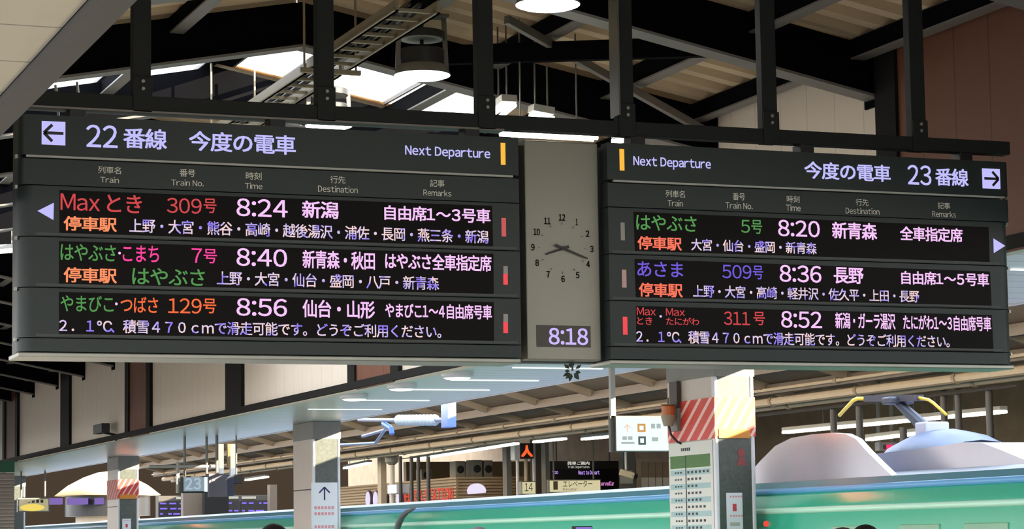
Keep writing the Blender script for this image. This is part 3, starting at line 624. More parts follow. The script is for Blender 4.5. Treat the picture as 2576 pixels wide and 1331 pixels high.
def notice(x0, x1, y, z0, z1, label, kind):
    t = thing('notice', label, 'notice', ((x0+x1)/2, y, z0))
    MB().box(x0, x1, y-.008, y, z0, z1).build('sheet', M('notice_paper', (226, 228, 236), .5, var=.02), t)
    w = x1-x0; h = z1-z0; Yp = y-.010
    pk = M('pink_print', (224, 150, 160), .6); rd = M('red_print', (206, 66, 76), .6); bl = M('navy_print', (44, 44, 92), .6)
    if kind == 'arrow':
        arrow_flat('arrow', (x0+x1)/2, z1-.19, .26, 1, Yp, bl, t, up=True, w=.05)
        for j, zz in enumerate((.40, .50, .72)):
            mb = MB()
            for k in range(6): mb.box(x0+.05+k*.06, x0+.092+k*.06, Yp, y-.008, z1-zz-.05, z1-zz)
            mb.build('print_line', pk, t)
        MB().box(x0+.03, x0+.36, Yp, y-.008, z1-.86, z1-.80).build('print_line', m_grey, t)
    else:
        mb = MB()
        for k in range(5): mb.box(x0+.04+k*w*.17, x0+.06+k*w*.17, Yp, y-.008, z1-.05, z1-.03).box(x0+.04+k*w*.17, x0+.06+k*w*.17, Yp, y-.008, z1-.26, z1-.24)
        mb.build('border_print', pk, t)
        MB().box(x0+w*.38, x0+w*.62, Yp, y-.008, z1-.20, z1-.12).build('stamp', rd, t)
        MB().box(x0+w*.2, x0+w*.8, Yp, y-.008, z1-.36, z1-.32).box(x0+w*.2, x0+w*.5, Yp, y-.008, z1-.43, z1-.40).build('print_line', m_ltgrey, t)
a = rectY(783, 1214, 849, 1331, 39.36); notice(a[0], a[1], 39.355, 1.3, a[3], 'white notice with a dark up arrow on the granite pillar', 'arrow')
a = rectY(1828, 1240, 1868, 1331, 23.74); notice(a[0], a[1], 23.746, 1.1, a[3], 'narrow white notice with red stamp on the near granite pillar', 'stamp')
a = rectY(308, 1305, 330, 1331, 55.36); notice(a[0], a[1], 55.385, 1.4, a[3], 'tiny white notice on the small striped pillar', 'stamp')
p = at(1866, 1150, Y=23.735)
tag(MB().lathe((p.x, 23.742, p.z+.05), [(.045, 0), (.045, .004)], 20, 'Y').prism([(p.x-.06, p.z-.09), (p.x+.06, p.z-.09), (p.x+.03, p.z-.0), (p.x-.03, p.z)], 'Y', 23.742, 23.746).build('red_sticker', M('dull_red_print', (140, 62, 62), .6)), 'small dull red sticker high on the dark granite face', 'sticker')
# duct, beacon on the near pillar
t = thing('cable_duct', 'brown and grey vertical duct on the side of the striped pillar', 'duct', (CX0-.03, 24.72, 2.9))
MB().box(CX0-.06, CX0-.0165, 24.60, 24.80, 2.98, ZS-.3).build('duct_upper', M('brown_duct', (66, 54, 48), .5), t)
MB().box(CX0-.06, CX0-.0165, 24.60, 24.80, 2.72, 2.975).build('duct_lower', m_grey, t)
p = at(1681, 1045, X=CX0-.15)
t = thing('warning_beacon', 'amber rotating beacon on a bracket beside the red stripes', 'beacon', p)
MB().lathe(p, [(.075, 0), (.075, .10), (.06, .115)], 24).build('lens', M('amber_lens', (190, 96, 30), .3), t, smooth=True)
MB().lathe(p, [(.055, -.12), (.082, -.02), (.082, 0)], 24).build('base', M('beacon_base', (150, 138, 118), .5), t, smooth=True)
MB().lathe(p, [(.085, .115), (.085, .125)], 24).build('cap', m_grey, t)
MB().tube([p+Vector((0, 0, .12)), p+Vector((0, 0, .2))], .012).build('aerial', m_grey, t)
MB().tube([p+Vector((0, 0, -.1)), p+Vector((.03, 0, -.22)), p+Vector((.10, -.02, -.30)), Vector((CX0-.02, p.y-.05, p.z-.32))], .014).build('cable', m_dark, t)
# ------------------------------------------------------------------ the bullet train standing at the right-hand track
TX = 12.05
m_tgreen = M('train_green', (50, 186, 150), .3, coat=.6, var=.03)
m_tteal = M('train_roof_edge', (84, 138, 154), .4, var=.06)
m_troof = M('train_roof_grey', (150, 158, 172), .45, var=.08)
m_tblue = M('train_sky_reflection', (108, 178, 234), .4, coat=.2, var=.03)
m_shield = M('train_shield_silver', (186, 184, 196), .3, .35, var=.04)
T0, T1 = 3.0, 78.0
tn = thing('bullet_train', 'green bullet train with silver roof covers and raised pantograph', 'train', (13.7, 40, -1.2))
def mirror(p): return p+[(27.4-x, z) for x, z in reversed(p)]
def skin(prof, name, m, y0=T0, y1=T1, smooth='full'):
    mb = MB(); n = len(prof); ys = [y0+(y1-y0)*i/3 for i in range(4)]
    v = [(x, y, z) for y in ys for x, z in prof]; f = [(i*n+k, i*n+k+1, (i+1)*n+k+1, (i+1)*n+k) for i in range(3) for k in range(n-1)]
    return mb.add(v, f).build(name, m, tn, smooth=smooth)
side = [(TX+.10, -1.05), (TX+.02, -.4), (TX, .4), (TX+.005, 1.2), (TX+.025, 1.6), (TX+.05, 1.77)]
upper = [(TX+.05, 1.815), (TX+.075, 1.87), (TX+.12, 1.955), (TX+.15, 1.995)]
MB().prism(mirror(side), 'Y', T0, T1).build('car_body', m_tgreen, tn, smooth=True)
MB().prism(mirror([(TX+.05, 1.765)]+upper), 'Y', T0, T1).build('shoulder', m_tgreen, tn, smooth=True)
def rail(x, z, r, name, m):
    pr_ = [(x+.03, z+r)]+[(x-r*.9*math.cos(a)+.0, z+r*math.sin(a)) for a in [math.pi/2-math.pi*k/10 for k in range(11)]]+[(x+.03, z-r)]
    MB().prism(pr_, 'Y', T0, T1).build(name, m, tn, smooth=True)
rail(TX+.05, 1.80, .034, 'highlight_bead', M('train_mint_highlight', (200, 250, 224), .35, coat=.3, var=.02))  # reflected streak along the train side, put into the pale mint colour
rail(TX+.14, 2.015, .032, 'sky_reflection_rail', m_tblue)  # sky reflection on the shoulder, put into the blue of this rail
MB().prism(mirror([(TX+.15, 2.0), (TX+.165, 2.05), (TX+.20, 2.115)]), 'Y', T0, T1).build('roof_edge', m_tteal, tn)
MB().prism(mirror([(TX+.20, 2.112), (TX+.55, 2.17), (TX+1.2, 2.19)]), 'Y', T0, T1).build('roof', m_troof, tn)
for i, y in enumerate((17.0, 18.1, 19.3, 20.5, 21.9, 24.2, 30, 31.3, 32.6)):
    MB().box(TX+.012, TX+.04, y-.38, y+.38, .9, 1.622).build('window', M('train_window', (120, 176, 140), .35, var=.2, scale=2), tn, bevel=.008)
p = at(1927, 1318, X=TX+.02)
MB().lathe((TX+.035, p.y, p.z), [(.026, -.035), (.032, -.02), (.032, 0)], 20, 'X').build('side_lamp', M('train_side_lamp', (255, 84, 70), emit=.9), tn)
# roof covers
def yz(pts, X): return [(p.y, p.z) for p in (at(x, y, X=X) for x, y in pts)]
def extrude_x(poly, x0, x1, name, m, bevel=.0):
    return MB().prism(poly, 'X', x0, x1).build(name, m, tn, smooth=True, bevel=bevel)
sh = yz([(1850, 1235), (1895, 1180), (1912, 1160), (1950, 1122), (1990, 1102), (2040, 1093), (2090, 1089), (2125, 1091), (2152, 1104), (2180, 1135), (2210, 1165), (2243, 1196)], 12.3)
sh[0] = (sh[0][0], 2.12); sh[-1] = (sh[-1][0], 2.12)
extrude_x(sh, 12.3, 12.38, 'pantograph_shield', m_shield, .012)
sh2 = [(y, z) for y, z in sh]
o = MB().prism([(y-1.6, z) for y, z in sh2], 'X', 15.0, 15.08).build('pantograph_shield', m_shield, tn, smooth=True, bevel=.012)
c2 = yz([(2215, 1196), (2200, 1142), (2300, 1130), (2380, 1120), (2420, 1113), (2470, 1114), (2520, 1133), (2580, 1158), (2620, 1173)], 12.7)
c2[0] = (c2[0][0], 2.14); c2[-1] = (c2[-1][0], 2.14)
extrude_x(c2, 12.7, 14.9, 'equipment_cover', m_shield, .03)
# pantograph
pg = thing('_', 'x', 'x', (0, 0, 0)); bpy.data.objects.remove(pg)
PX = 13.7
b0 = at(2340, 1088, X=PX); hd_ = at(2250, 1005, X=PX)
dome = MB(); rr = [at(2310, 1118, X=PX), at(2330, 1102, X=PX), at(2360, 1090, X=PX), at(2400, 1088, X=PX), at(2440, 1098, X=PX), at(2470, 1116, X=PX)]
v = []; f = []
for i, q in enumerate(rr):
    for k in range(9):
        a_ = math.pi*k/8; v.append((PX+.55*math.cos(a_), q.y, 2.24+max(.02, (q.z-2.2))*math.sin(a_)))
for i in range(len(rr)-1): f += [(i*9+k, i*9+k+1, (i+1)*9+k+1, (i+1)*9+k) for k in range(8)]
base = dome.add(v, f).build('pantograph', M('pantograph_cover', (96, 110, 140), .45, .3), tn, smooth='full')
m_parm = M('pantograph_arm', (74, 78, 92), .45, .4)
MB().tube([b0, b0.lerp(hd_, .33), b0.lerp(hd_, .95)], [.075, .07, .05], 10).build('lower_arm', m_parm, base)
k0 = b0.lerp(hd_, .9)
MB().box(PX-.16, PX+.16, k0.y-.1, k0.y+.1, k0.z-.02, hd_.z+.02).build('head_joint', m_parm, base, bevel=.02)
h0, h1 = at(2184, 1003, X=PX), at(2312, 1001, X=PX)
MB().beam(h0, h1, .12, .07).build('contact_strip', M('carbon_strip', (60, 58, 72), .5), base)
m_horn = M('horn_yellow', (232, 196, 66), .4)
MB().tube([h0, at(2156, 1003, X=PX), at(2146, 1008, X=PX), at(2112, 1045, X=PX)], .022, 10).build('horn', m_horn, base, smooth='full')
MB().tube([h1, at(2336, 1006, X=PX), at(2348, 1014, X=PX), at(2380, 1043, X=PX)], .018, 10).build('horn', m_horn, base, smooth='full')
q0 = at(2345, 1085, X=PX)
MB().box(PX-.15, PX+.15, q0.y-.12, q0.y+.12, 2.5, q0.z+.1).build('arm_bearing', M('bearing_grey', (190, 194, 214), .4), base, bevel=.02)
# ------------------------------------------------------------------ overhead line fittings
m_galv = M('galvanised_steel', (104, 116, 146), .4, .1)
def wire(pts, r, label, m=m_conduit, name='overhead_wire', group='overhead wires'):
    o = MB().tube(pts, r, 6).build(name, m); return tag(o, label, 'wire', group)
IX = 13.7
a, b = at(903, 1056, X=IX), at(1132, 1054, X=IX); 
t = thing('line_insulator', 'ribbed white insulator on a short steel arm under the canopy', 'insulator', a.lerp(b, .6))
i0, i1 = at(1000, 1057, X=IX), at(1098, 1057, X=IX)
d = i1-i0; prof = []
mb = MB(); n = 11; pts = []; rs = []
for k in range(n*2+1): pts.append(i0+d*(k/(n*2))); rs.append(.10 if k % 2 else .05)
mb.tube(pts, rs, 16).build('ribbed_body', M('porcelain', (150, 168, 182), .25), t)
MB().tube([a, i0], .035, 10).build('rod', m_galv, t); MB().tube([i1, b], .035, 10).build('end_fitting', m_galv, t)
h0, h1 = at(1128, 1006, X=IX), at(1128, 1076, X=IX)
MB().box(IX-.08, IX+.08, h0.y-.17, h0.y+.17, h1.z, 4.7).build('drop_post', M('blue_grey_post', (92, 120, 186), .45), t, bevel=.01)
MB().box(IX-.2, 16.78, h0.y-.1, h0.y+.1, 4.705, 4.82).build('carrier_beam', m_brown_dk, t)
p0, p1, p2 = at(965, 1066, X=IX), at(984, 1078, X=IX), at(986, 1092, X=IX)
MB().tube([p0, p1, p2], .05, 8).build('elbow', M('blue_elbow', (56, 98, 176), .4), t)
q0, q1 = at(912, 1098, X=IX), at(968, 1082, X=IX)
MB().tube([q0, q1], .03, 8).build('stay_arm', m_galv, t)
MB().tube([at(858, 1119, X=13.7), at(945, 1115, X=13.7), q1], .03, 6).build('steady_rod', m_galv, t)
# poles and rails between the tracks
def pole(px, y0, y1, X, label, r=.05, m=None, group='dark steel poles beyond the train'):
    a = at(px, y0, X=X); a.z = min(a.z, 3.94+.183*abs(X-19.2)-.12); b = Vector((a.x, a.y, -1.25 if X < 19.65 else 0))
    return tag(MB().tube([a, b], r, 10).build('steel_pole', m or M('dark_pole', (58, 54, 52), .5), smooth=True), label, 'pole', group)
for i, px in enumerate((1007, 1035, 1052, 1077)):
    pole(px, 1148, 1330, 19.5, ('dark pole by the white lantern signs, first of four', 'dark pole crossing the red shop lettering, second of four', 'dark pole crossing the red shop lettering, third of four', 'dark pole crossing the red shop lettering, last of four')[i])
wire([at(1004, 1155, X=19.435), at(1080, 1146, X=19.435)], .014, 'dark rail joining four poles before the red shop lettering', M('dark_pole', (58, 54, 52)), 'cross_rail')
for i, px in enumerate((2096, 2161, 2272)):
    pole(px, (1020, 1012, 1075)[i], 1320, 19.5, ('dark pole behind the left yellow horn', 'dark pole just right of the left yellow horn', 'short dark pole above the red and white lamp box')[i], .06)
for i, px in enumerate((2373, 2409, 2487)):
    pole(px, 975, 1320, 19.5, ('grey pole crossing the right yellow horn', 'dark pole between the pantograph and the frame edge', 'last dark pole behind the rear roof cover')[i], .055)
wire([at(1908, 1045, X=19.40), at(2560, 968, X=19.40)], .035, 'thin dark rail joining the poles behind the pantograph', M('dark_pole', (58, 54, 52)), 'cross_rail')
m_wpole = M('white_pole', (196, 190, 180), .4)
t = pole(985, 1090, 1240, 19.6, 'pale pole with round joint, left of the red shop lettering', .075, m_wpole, None)
p = at(985, 1098, X=19.6); p.z = min(p.z, 3.7)
tag(MB().lathe(p, [(.05, -.22), (.17, -.12), (.19, .05), (.12, .2), (.05, .26)], 16).build('pole_joint', m_grey, t, smooth=True))
p = at(985, 1232, X=19.6)
t = thing('camera', 'white box camera low on the pale pole', 'camera', p)
MB().box(p.x-.18, p.x+.18, p.y-.95, p.y-.2, p.z-.12, p.z+.12).build('body', m_trimwhite, t, bevel=.02)
MB().lathe((p.x+.18, p.y-.5, p.z), [(.1, 0), (.1, .12)], 14, 'X').build('lens', m_black, t)
for i, (px, y0, y1) in enumerate(((1300, 1050, 1160), (1342, 1068, 1160))):
    a = at(px, y0, Y=57.96); a.z = min(a.z, 3.94+.183*(a.x-19.2)-.32)
    t = pole(px, y0, y1, a.x, ('white pole on the left of the red glyph sign', 'white pole on the right of the red glyph sign')[i], .045, m_trimwhite, None)
    MB().box(a.x-.16, a.x+.16, a.y-.12, a.y+.12, a.z-.02, a.z+.16).build('lamp_cap', m_galv, t, bevel=.02)
# conduits and cable runs along the opposite canopy
for X, z, r, lab in ((19.0, 3.82, .075, 'thick tan conduit with joints along the opposite canopy'), (19.3, 3.75, .045, 'second tan conduit below the thick one'), (18.6, 3.98, .03, 'thin conduit above the thick tan one')):
    t = thing('conduit', lab, 'conduit', (X, 60, z), 'conduits along the opposite canopy')
    MB().tube([(X, 15, z), (X, 84, z)], r, 8).build('pipe', m_conduit, t, smooth=True)
    mb = MB()
    for y in range(16, 84, 3): mb.tube([(X, y, z), (X, y+.08, z)], r+.02, 8)
    mb.build('joint_ring', m_opprafter, t); t.children[-1]['kind'] = 'stuff'
for (x0, y0, x1, y1, X, lab) in ((1045, 1156, 1300, 1116, 21, 'long tube light running up to the red glyph sign'), (1346, 1112, 1420, 1104, 21, 'tube light between the red glyph sign and the column'), (1468, 1105, 1540, 1098, 21, 'tube light ending at the white guide board'),
                                 (868, 1178, 930, 1165, 21, 'short tube light right of the arrow pillar'), (1975, 1088, 2525, 1036, 20.6, 'very long tube light behind the pantograph'), (2185, 1106, 2330, 1088, 21.5, 'second tube light under the long one behind the pantograph'), (620, 1208, 672, 1200, 21, 'short tube light left of the arrow pillar')):
    fluor(at(x0, y0, X=X), at(x1, y1, X=X), lab, 'tube lights of the opposite platform', r=.045, hang=lambda x: 3.93+.183*(x-19.2))
# ------------------------------------------------------------------ signs and kiosks across the tracks
def board(name, label, cat, px, Y, m, depth=.15, group=None):
    a = rectY(*px, Y); t = thing(name, label, cat, ((a[0]+a[1])/2, Y+depth/2, a[2]), group)
    MB().box(a[0], a[1], Y, Y+depth, a[2], a[3]).build('case', m, t, bevel=.01); return t, a
def hangto(t, a, Y, ztop, m=m_grey, n=2, r=.025):
    for k in range(n):
        x = a[0]+(a[1]-a[0])*(.12+.76*k/(n-1) if n > 1 else .5)
        MB().tube([(x, Y, a[3]-.01), (x, Y, ztop)], r, 8).build('hanger', m, t)
def bfz(x): return 3.94+.183*(x-19.2)-.005
m_cream = M('lit_cream_sign', (226, 216, 172), emit=.85); m_litw = M('lit_white_sign', (234, 250, 240), emit=1.15); m_litb = M('lit_blue_white', (196, 214, 226), emit=.75)
# elevator sign
t, a = board('hanging_sign', 'cream lit sign reading エレベーター', 'sign', (1380, 1206, 1512, 1240), 58, m_grey)
MB().box(a[0]+.03, a[1]-.03, 57.98, 58, a[2]+.03, a[3]-.03).build('face', m_cream, t)
textY('sign_text', 'エレベーター', (1416, 1212, 1224, 1490), 57.97, m_inkd, t, bold=0, res=2); textY('sign_text', 'Elevator', (1416, 1228, 1234, 1452), 57.97, m_inkd, t, bold=0, res=2)
rect('pictogram', 1392, 1211, 1403, 1232, 57.97, M('olive_print', (110, 104, 60)), t); hangto(t, a, 58.07, bfz(a[0]))
# far departure board
t, a = board('train_display', 'dark display headed 発車ご案内 behind the elevator sign', 'display board', (1384, 1160, 1560, 1236), 62, M('display_case', (54, 50, 46), .5), .3)
rect('display_screen', 1388, 1180, 1556, 1232, 61.98, m_black, t)
textY('sign_text', '発車ご案内', (1427, 1161, 1170, 1483), 61.97, M('lit_sign_text', (230, 226, 214), emit=.8), t, bold=.02, res=2); textY('sign_text', 'Train Departures', (1428, 1172, 1178, 1483), 61.97, M('lit_sign_text', (230, 226, 214)), t, bold=0, res=2)
textY('led_text', 'Next to Depart', (1455, 1184, 1194, 1508), 61.96, E('lilac', (196, 160, 255)), t, bold=.02, res=2); textY('led_text', '700', (1389, 1185, 1193, 1404), 61.96, E('lilac', (196, 160, 255)), t, bold=.02, res=2)
textY('led_text', 'reservedCar', (1503, 1214, 1222, 1545), 61.96, E('rose', (230, 140, 220)), t, bold=.02, res=2); hangto(t, a, 62.15, bfz(a[0]))
# number 14
t, a = board('track_sign', 'small cream square sign reading 14', 'sign', (1312, 1211, 1348, 1244), 57.55, m_grey, .3)
MB().box(a[0]+.02, a[1]-.02, 57.53, 57.55, a[2]+.02, a[3]-.02).build('face', m_cream, t); textY('sign_text', '14', (1320, 1216, 1236, 1340), 57.52, m_inkd, t, bold=0, res=2); hangto(t, a, 57.72, at(1325, 1154, Y=57.6).z-.002, m_conduit, 1, .05)
t, a = board('glyph_sign', 'black square sign with glowing red glyph 人 between two white poles', 'sign', (1309, 1115, 1342, 1154), 57.6, m_black, .25)
MB().box(a[0]-.16, a[0]-.005, 57.6, 57.9, a[2]-.03, a[3]+.02).build('side_box', m_trimwhite, t, bevel=.01)
textY('glyph', '人', (1311, 1120, 1150, 1340), 57.58, E('signal_red', (255, 84, 40), 1.6), t, bold=.05, res=2)
# guide board by the near pillar
t, a = board('guide_board', 'white lit guide board with pictograms hung beside the striped pillar', 'sign', (1549, 1046, 1690, 1136), 26.2, M('board_edge', (84, 84, 80), .5), .14)
MB().box(a[0]+.005, a[1], 26.18, 26.2, a[2]+.01, a[3]-.01).build('face', m_litw, t)
rect('end_cap', 1536, 1046, 1549, 1137, 26.24, M('board_end', (98, 96, 90), .5), t, .06)
for (x0, y0, x1, y1, c) in ((1604, 1066, 1624, 1087, (226, 168, 96)), (1606, 1098, 1625, 1119, (96, 112, 112))):
    rect('pictogram', x0, y0, x1, y1, 26.17, M('print_%d' % x0, c, emit=.9), t); rect('pictogram_figure', x0+5, y0+5, x1-5, y1-5, 26.165, m_litw, t)
arrow_flat('arrow', at(1578, 1078, Y=26.16).x, at(1578, 1078, Y=26.16).z, .11, 1, 26.16, M('pale_peach', (250, 220, 204), emit=.95), t, up=True)
for (x0, y0, x1, y1) in ((1566, 1098, 1577, 1107), (1580, 1098, 1591, 1107), (1563, 1112, 1596, 1117), (1638, 1066, 1648, 1078), (1652, 1066, 1662, 1078), (1640, 1100, 1656, 1110)):
    rect('faint_print', x0, y0, x1, y1, 26.17, M('faint_print', (190, 204, 204), emit=.85), t)
x = at(1541, 1046, Y=26.27).x
MB().box(x-.03, x+.03, 26.24, 26.30, a[3]-.02, ZS-.002).build('hanger', m_ltgrey, t)
# track sign 23 with its grey monitor under our canopy
t, a = board('track_sign', 'pale blue sign reading 23 under the canopy', 'sign', (459, 1198, 532, 1240), 45, m_dark, .2)
MB().box(a[0]+.02, a[1]-.02, 44.98, 45, a[2]+.03, a[3]-.02).build('face', M('lit_blue_grey', (150, 172, 186), emit=.8), t)
textY('sign_text', '23', (465, 1202, 1232, 506), 44.97, m_litb, t, bold=.03, res=2)
rect('side_panel', 514, 1200, 531, 1237, 44.97, m_litw, t)
MB().tube([(a[0]-.07, 45.1, a[2]), (a[0]-.07, 45.1, a[3]+.28)], .035, 8).build('frame_pipe', m_ltgrey, t)
MB().tube([at(375, 1174, Y=45.1), (a[1]+.1, 45.1, at(375, 1174, Y=45.1).z)], .03, 8).build('frame_pipe', m_ltgrey, t)
hangto(t, a, 45.1, ZS-.002)
x0, x1, z0, z1 = rectY(526, 1192, 572, 1250, 44.5)
t = thing('platform_monitor', 'grey tilted monitor box beside the 23 sign', 'monitor', ((x0+x1)/2, 44.6, z0))
MB().box(x0, x1, 44.5, 44.62, z0, z1).build('screen', M('monitor_grey', (98, 94, 106), .5), t); MB().box(x1+.002, x1+.14, 44.55, 45.0, z0+.02, z1-.02).build('side_box', M('monitor_side', (52, 60, 84), .5), t)
MB().tube([((x0+x1)/2, 44.6, z1-.01), ((x0+x1)/2, 44.6, ZS-.002)], .03).build('hanger', m_grey, t)
rect('screen_print', 533, 1206, 541, 1211, 44.49, m_ltgrey, t)
t = thing('platform_monitor', 'small black monitor right of the grey monitor box', 'monitor', at(600, 1195, Y=44.6))
x0, x1, z0, z1 = rectY(587, 1194, 609, 1218, 44.6)
MB().box(x0, x1, 44.6, 44.8, z0, z1).build('case', m_black, t, bevel=.01); MB().tube([((x0+x1)/2, 44.7, z1-.01), ((x0+x1)/2, 44.7, ZS-.002)], .015).build('hanger', m_grey, t)
for i, px in enumerate((557, 586)):
    x0, x1, z0, z1 = rectY(px-6, 1117, px+6, 1178, 52)
    t = thing('hanging_lamp_tube', ('warm vertical lamp column right of the 23 sign, left one', 'warm vertical lamp column right of the 23 sign, right one')[i], 'lamp', ((x0+x1)/2, 52, z0), 'pair of vertical lamp columns')
    MB().box(x0, x1, 52, 52.1, z0, z1).build('lit_face', M('warm_lit', (255, 240, 206), emit=1.4), t); MB().box(x0-.06, x0-.002, 52, 52.1, z0, z1).build('dark_edge', M('olive_edge', (88, 72, 26)), t); MB().box(x0, x1, 52, 52.1, z0-.25, z0-.002).build('lower_box', m_ltgrey, t)
    MB().tube([((x0+x1)/2, 52.05, z1-.01), ((x0+x1)/2, 52.05, ZS-.002)], .03).build('hanger', m_grey, t)
# shop kiosk with slatted screen and red letters
KX, KY0 = 22.0, 61.7
t = thing('shop_kiosk', 'slat-screened shop kiosk with red DELICA STATION letters', 'kiosk', (KX+3, KY0+6, 0))
ztop = at(1150, 1200, X=KX).z
m_slat = M('timber_slat', (176, 152, 122), .6, var=.15); m_kwall = M('kiosk_wall', (150, 128, 96), .6)
MB().box(KX+.05, KX+2.1, KY0+.05, KY0+14, 0, ztop-.05).build('wall', m_kwall, t)
for i in range(9):
    z = ztop-.02-.085*i
    MB().box(KX-.03, KX+.049, KY0-.03, KY0+11, z-.03, z+.02).build('slat', m_slat, t); MB().box(KX+.05, KX+2.1, KY0-.03, KY0+.049, z-.03, z+.02).build('slat', m_slat, t)
za, zb = at(1075, 1231, X=KX-.05).z, at(1075, 1262, X=KX-.05).z
ya, yb = at(1010, 1245, X=KX-.05).y, at(1139, 1240, X=KX-.05).y
V, F = letters('DELICA STATION', 0, ya-yb, za, zb, bold=.03, res=2)
MB().add([(KX-.05, ya-x, z) for x, z in V], F).build('shop_letters', M('shop_red', (236, 92, 76), emit=.9), t)
for i, px in enumerate((923, 942, 959, 1000)):
    p = at(px, 1257, X=KX-.25)
    q = thing('round_lantern_sign', ('round white sign with purple rim, first of the row right of the arrow pillar', 'round white sign with purple rim, second of the row', 'round white sign with purple rim, third of the row, beside the pale post', 'round white sign with purple rim, just left of the red letters')[i], 'sign', p, 'round white signs by the shop')
    MB().lathe((KX-.18, p.y, p.z), [(.26, -.04), (.27, -.02), (.27, .03), (.26, .04)], 28, 'X').build('rim', M('purple_rim', (92, 72, 104), .5), q, smooth=True); MB().lathe((KX-.18, p.y, p.z), [(.20, -.055), (.235, -.045)], 28, 'X').build('face', M('lit_lilac', (238, 228, 252), emit=1.0), q)
    MB().tube([(KX-.14, p.y, p.z), (KX-.052, p.y, p.z)], .02).build('bracket', m_grey, q)
p = at(1202, 1235, Y=KY0-.12)
pts = [(p.x+.26*math.cos(a)-.02, p.z+.20*math.sin(a)) for a in [math.radians(-15+i*13) for i in range(18)]]
tag(MB().prism(pts, 'Y', KY0-.12, KY0-.031).build('fan_sign', M('lit_lilac', (238, 228, 252))), 'white fan-shaped sign on the slatted kiosk front', 'sign')
for i, (x0, y0, x1, y1) in enumerate(((1060, 1180, 1088, 1206), (1146, 1160, 1171, 1200), (1187, 1157, 1214, 1199), (1218, 1158, 1240, 1199))):
    yy = KY0+(4.5 if i == 0 else 1); a = rectY(x0, y0, x1, y1, yy); a = (a[0], a[1], ztop+.002, a[3])
    q = thing('air_conditioner', ('pale air conditioner above the red letters', 'grey air conditioner on the kiosk roof corner', 'grey air conditioner with louvred front, middle of the kiosk roof', 'plain grey unit at the right of the kiosk roof')[i], 'air conditioner', ((a[0]+a[1])/2, yy+.2, a[2]), 'units on the kiosk roof')
    MB().box(a[0], a[1], yy, yy+.5, a[2], a[3]).build('case', M('ac_grey', (150, 142, 128), .6), q, bevel=.02)
    MB().lathe(((a[0]+a[1])/2, yy-.012, (a[2]+a[3])/2), [(.09, 0), (.11, .01)], 18, 'Y').build('fan_grille', m_dark, q)
# dark cabinet wall, posts and panels of the opposite platform
struct('wall_back_shop', MB().box(26, 30.9, 78, 78.3, 0, 4.2), m_kwall)
for i, (px, y0, y1, Y, w) in enumerate(((965, 1165, 1331, 63, .16), (1280, 1140, 1331, 60, .14), (1362, 1120, 1331, 60, .42), (1376, 1120, 1331, 59, .1), (1582, 1130, 1331, 60, .36))):
    p = at(px, y0, Y=Y)
    tag(MB().box(p.x-w/2, p.x+w/2, Y, Y+.3, 0, bfz(p.x-w)-.16).build('platform_post', (m_conduit, m_grey, M('brown_steel', (84, 72, 60)), m_grey, m_grey)[i]), ('pale post between the white round signs', 'grey post on the kiosk slats', 'broad brown post left of the elevator sign', 'slim post at the edge of the elevator sign', 'grey post behind the white security camera')[i], 'post', 'posts of the opposite platform')
p = at(1575, 1193, Y=52)
t = thing('camera', 'white security camera hanging below the guide board', 'camera', p)
MB().beam(p+Vector((-.16, 0, .06)), p+Vector((.16, -.1, -.05)), .17, .15).build('body', M('camera_white', (206, 196, 170), .4), t, bevel=.02)
MB().lathe(p+Vector((.16, -.17, -.05)), [(.07, 0), (.07, .08)], 14, 'Y').build('lens', m_black, t)
MB().tube([p+Vector((0, 0, .1)), (p.x, p.y, bfz(p.x))], .03).build('hanger', m_trimwhite, t)
t, a = board('wall_notice', 'white notice on the grey post behind the security camera', 'notice', (1562, 1184, 1592, 1217), 59.8, M('paper', (214, 216, 208)), .05)
t, a = board('shop_locker', 'tan panelled locker beside the timetable, white below', 'locker', (1603, 1155, 1690, 1478), 60, M('kiosk_frame', (176, 160, 138), .6), .8)
for i in range(4):
    x0 = 1614+18*i; rect('door', x0, 1162, x0+16, 1200, 59.97, M('tan_door', (158, 138, 116), .6), t); rect('lower_door', x0, 1202, x0+16, 1231, 59.97, M('pale_door', (232, 226, 216), .6), t)  # lower doors have the paler colour
# red and white lamp box behind the shields
t, a = board('lamp_box', 'white-framed lamp box with red and white light behind the roof shield', 'lamp', (2212, 1112, 2255, 1134), 46, m_trimwhite, .2)
rect('lens', 2222, 1119, 2232, 1130, 45.97, m_grey, t); rect('lens', 2230, 1119, 2247, 1133, 45.96, M('red_lens', (250, 60, 110), emit=1.1), t); hangto(t, a, 46.1, bfz(a[0])+.02, m_ltgrey, 2, .05)
t, a = board('hanging_box', 'small grey box hung beside the pantograph arm', 'box', (2358, 1063, 2384, 1080), 40, m_grey, .3); hangto(t, a, 40.1, bfz(a[0]))
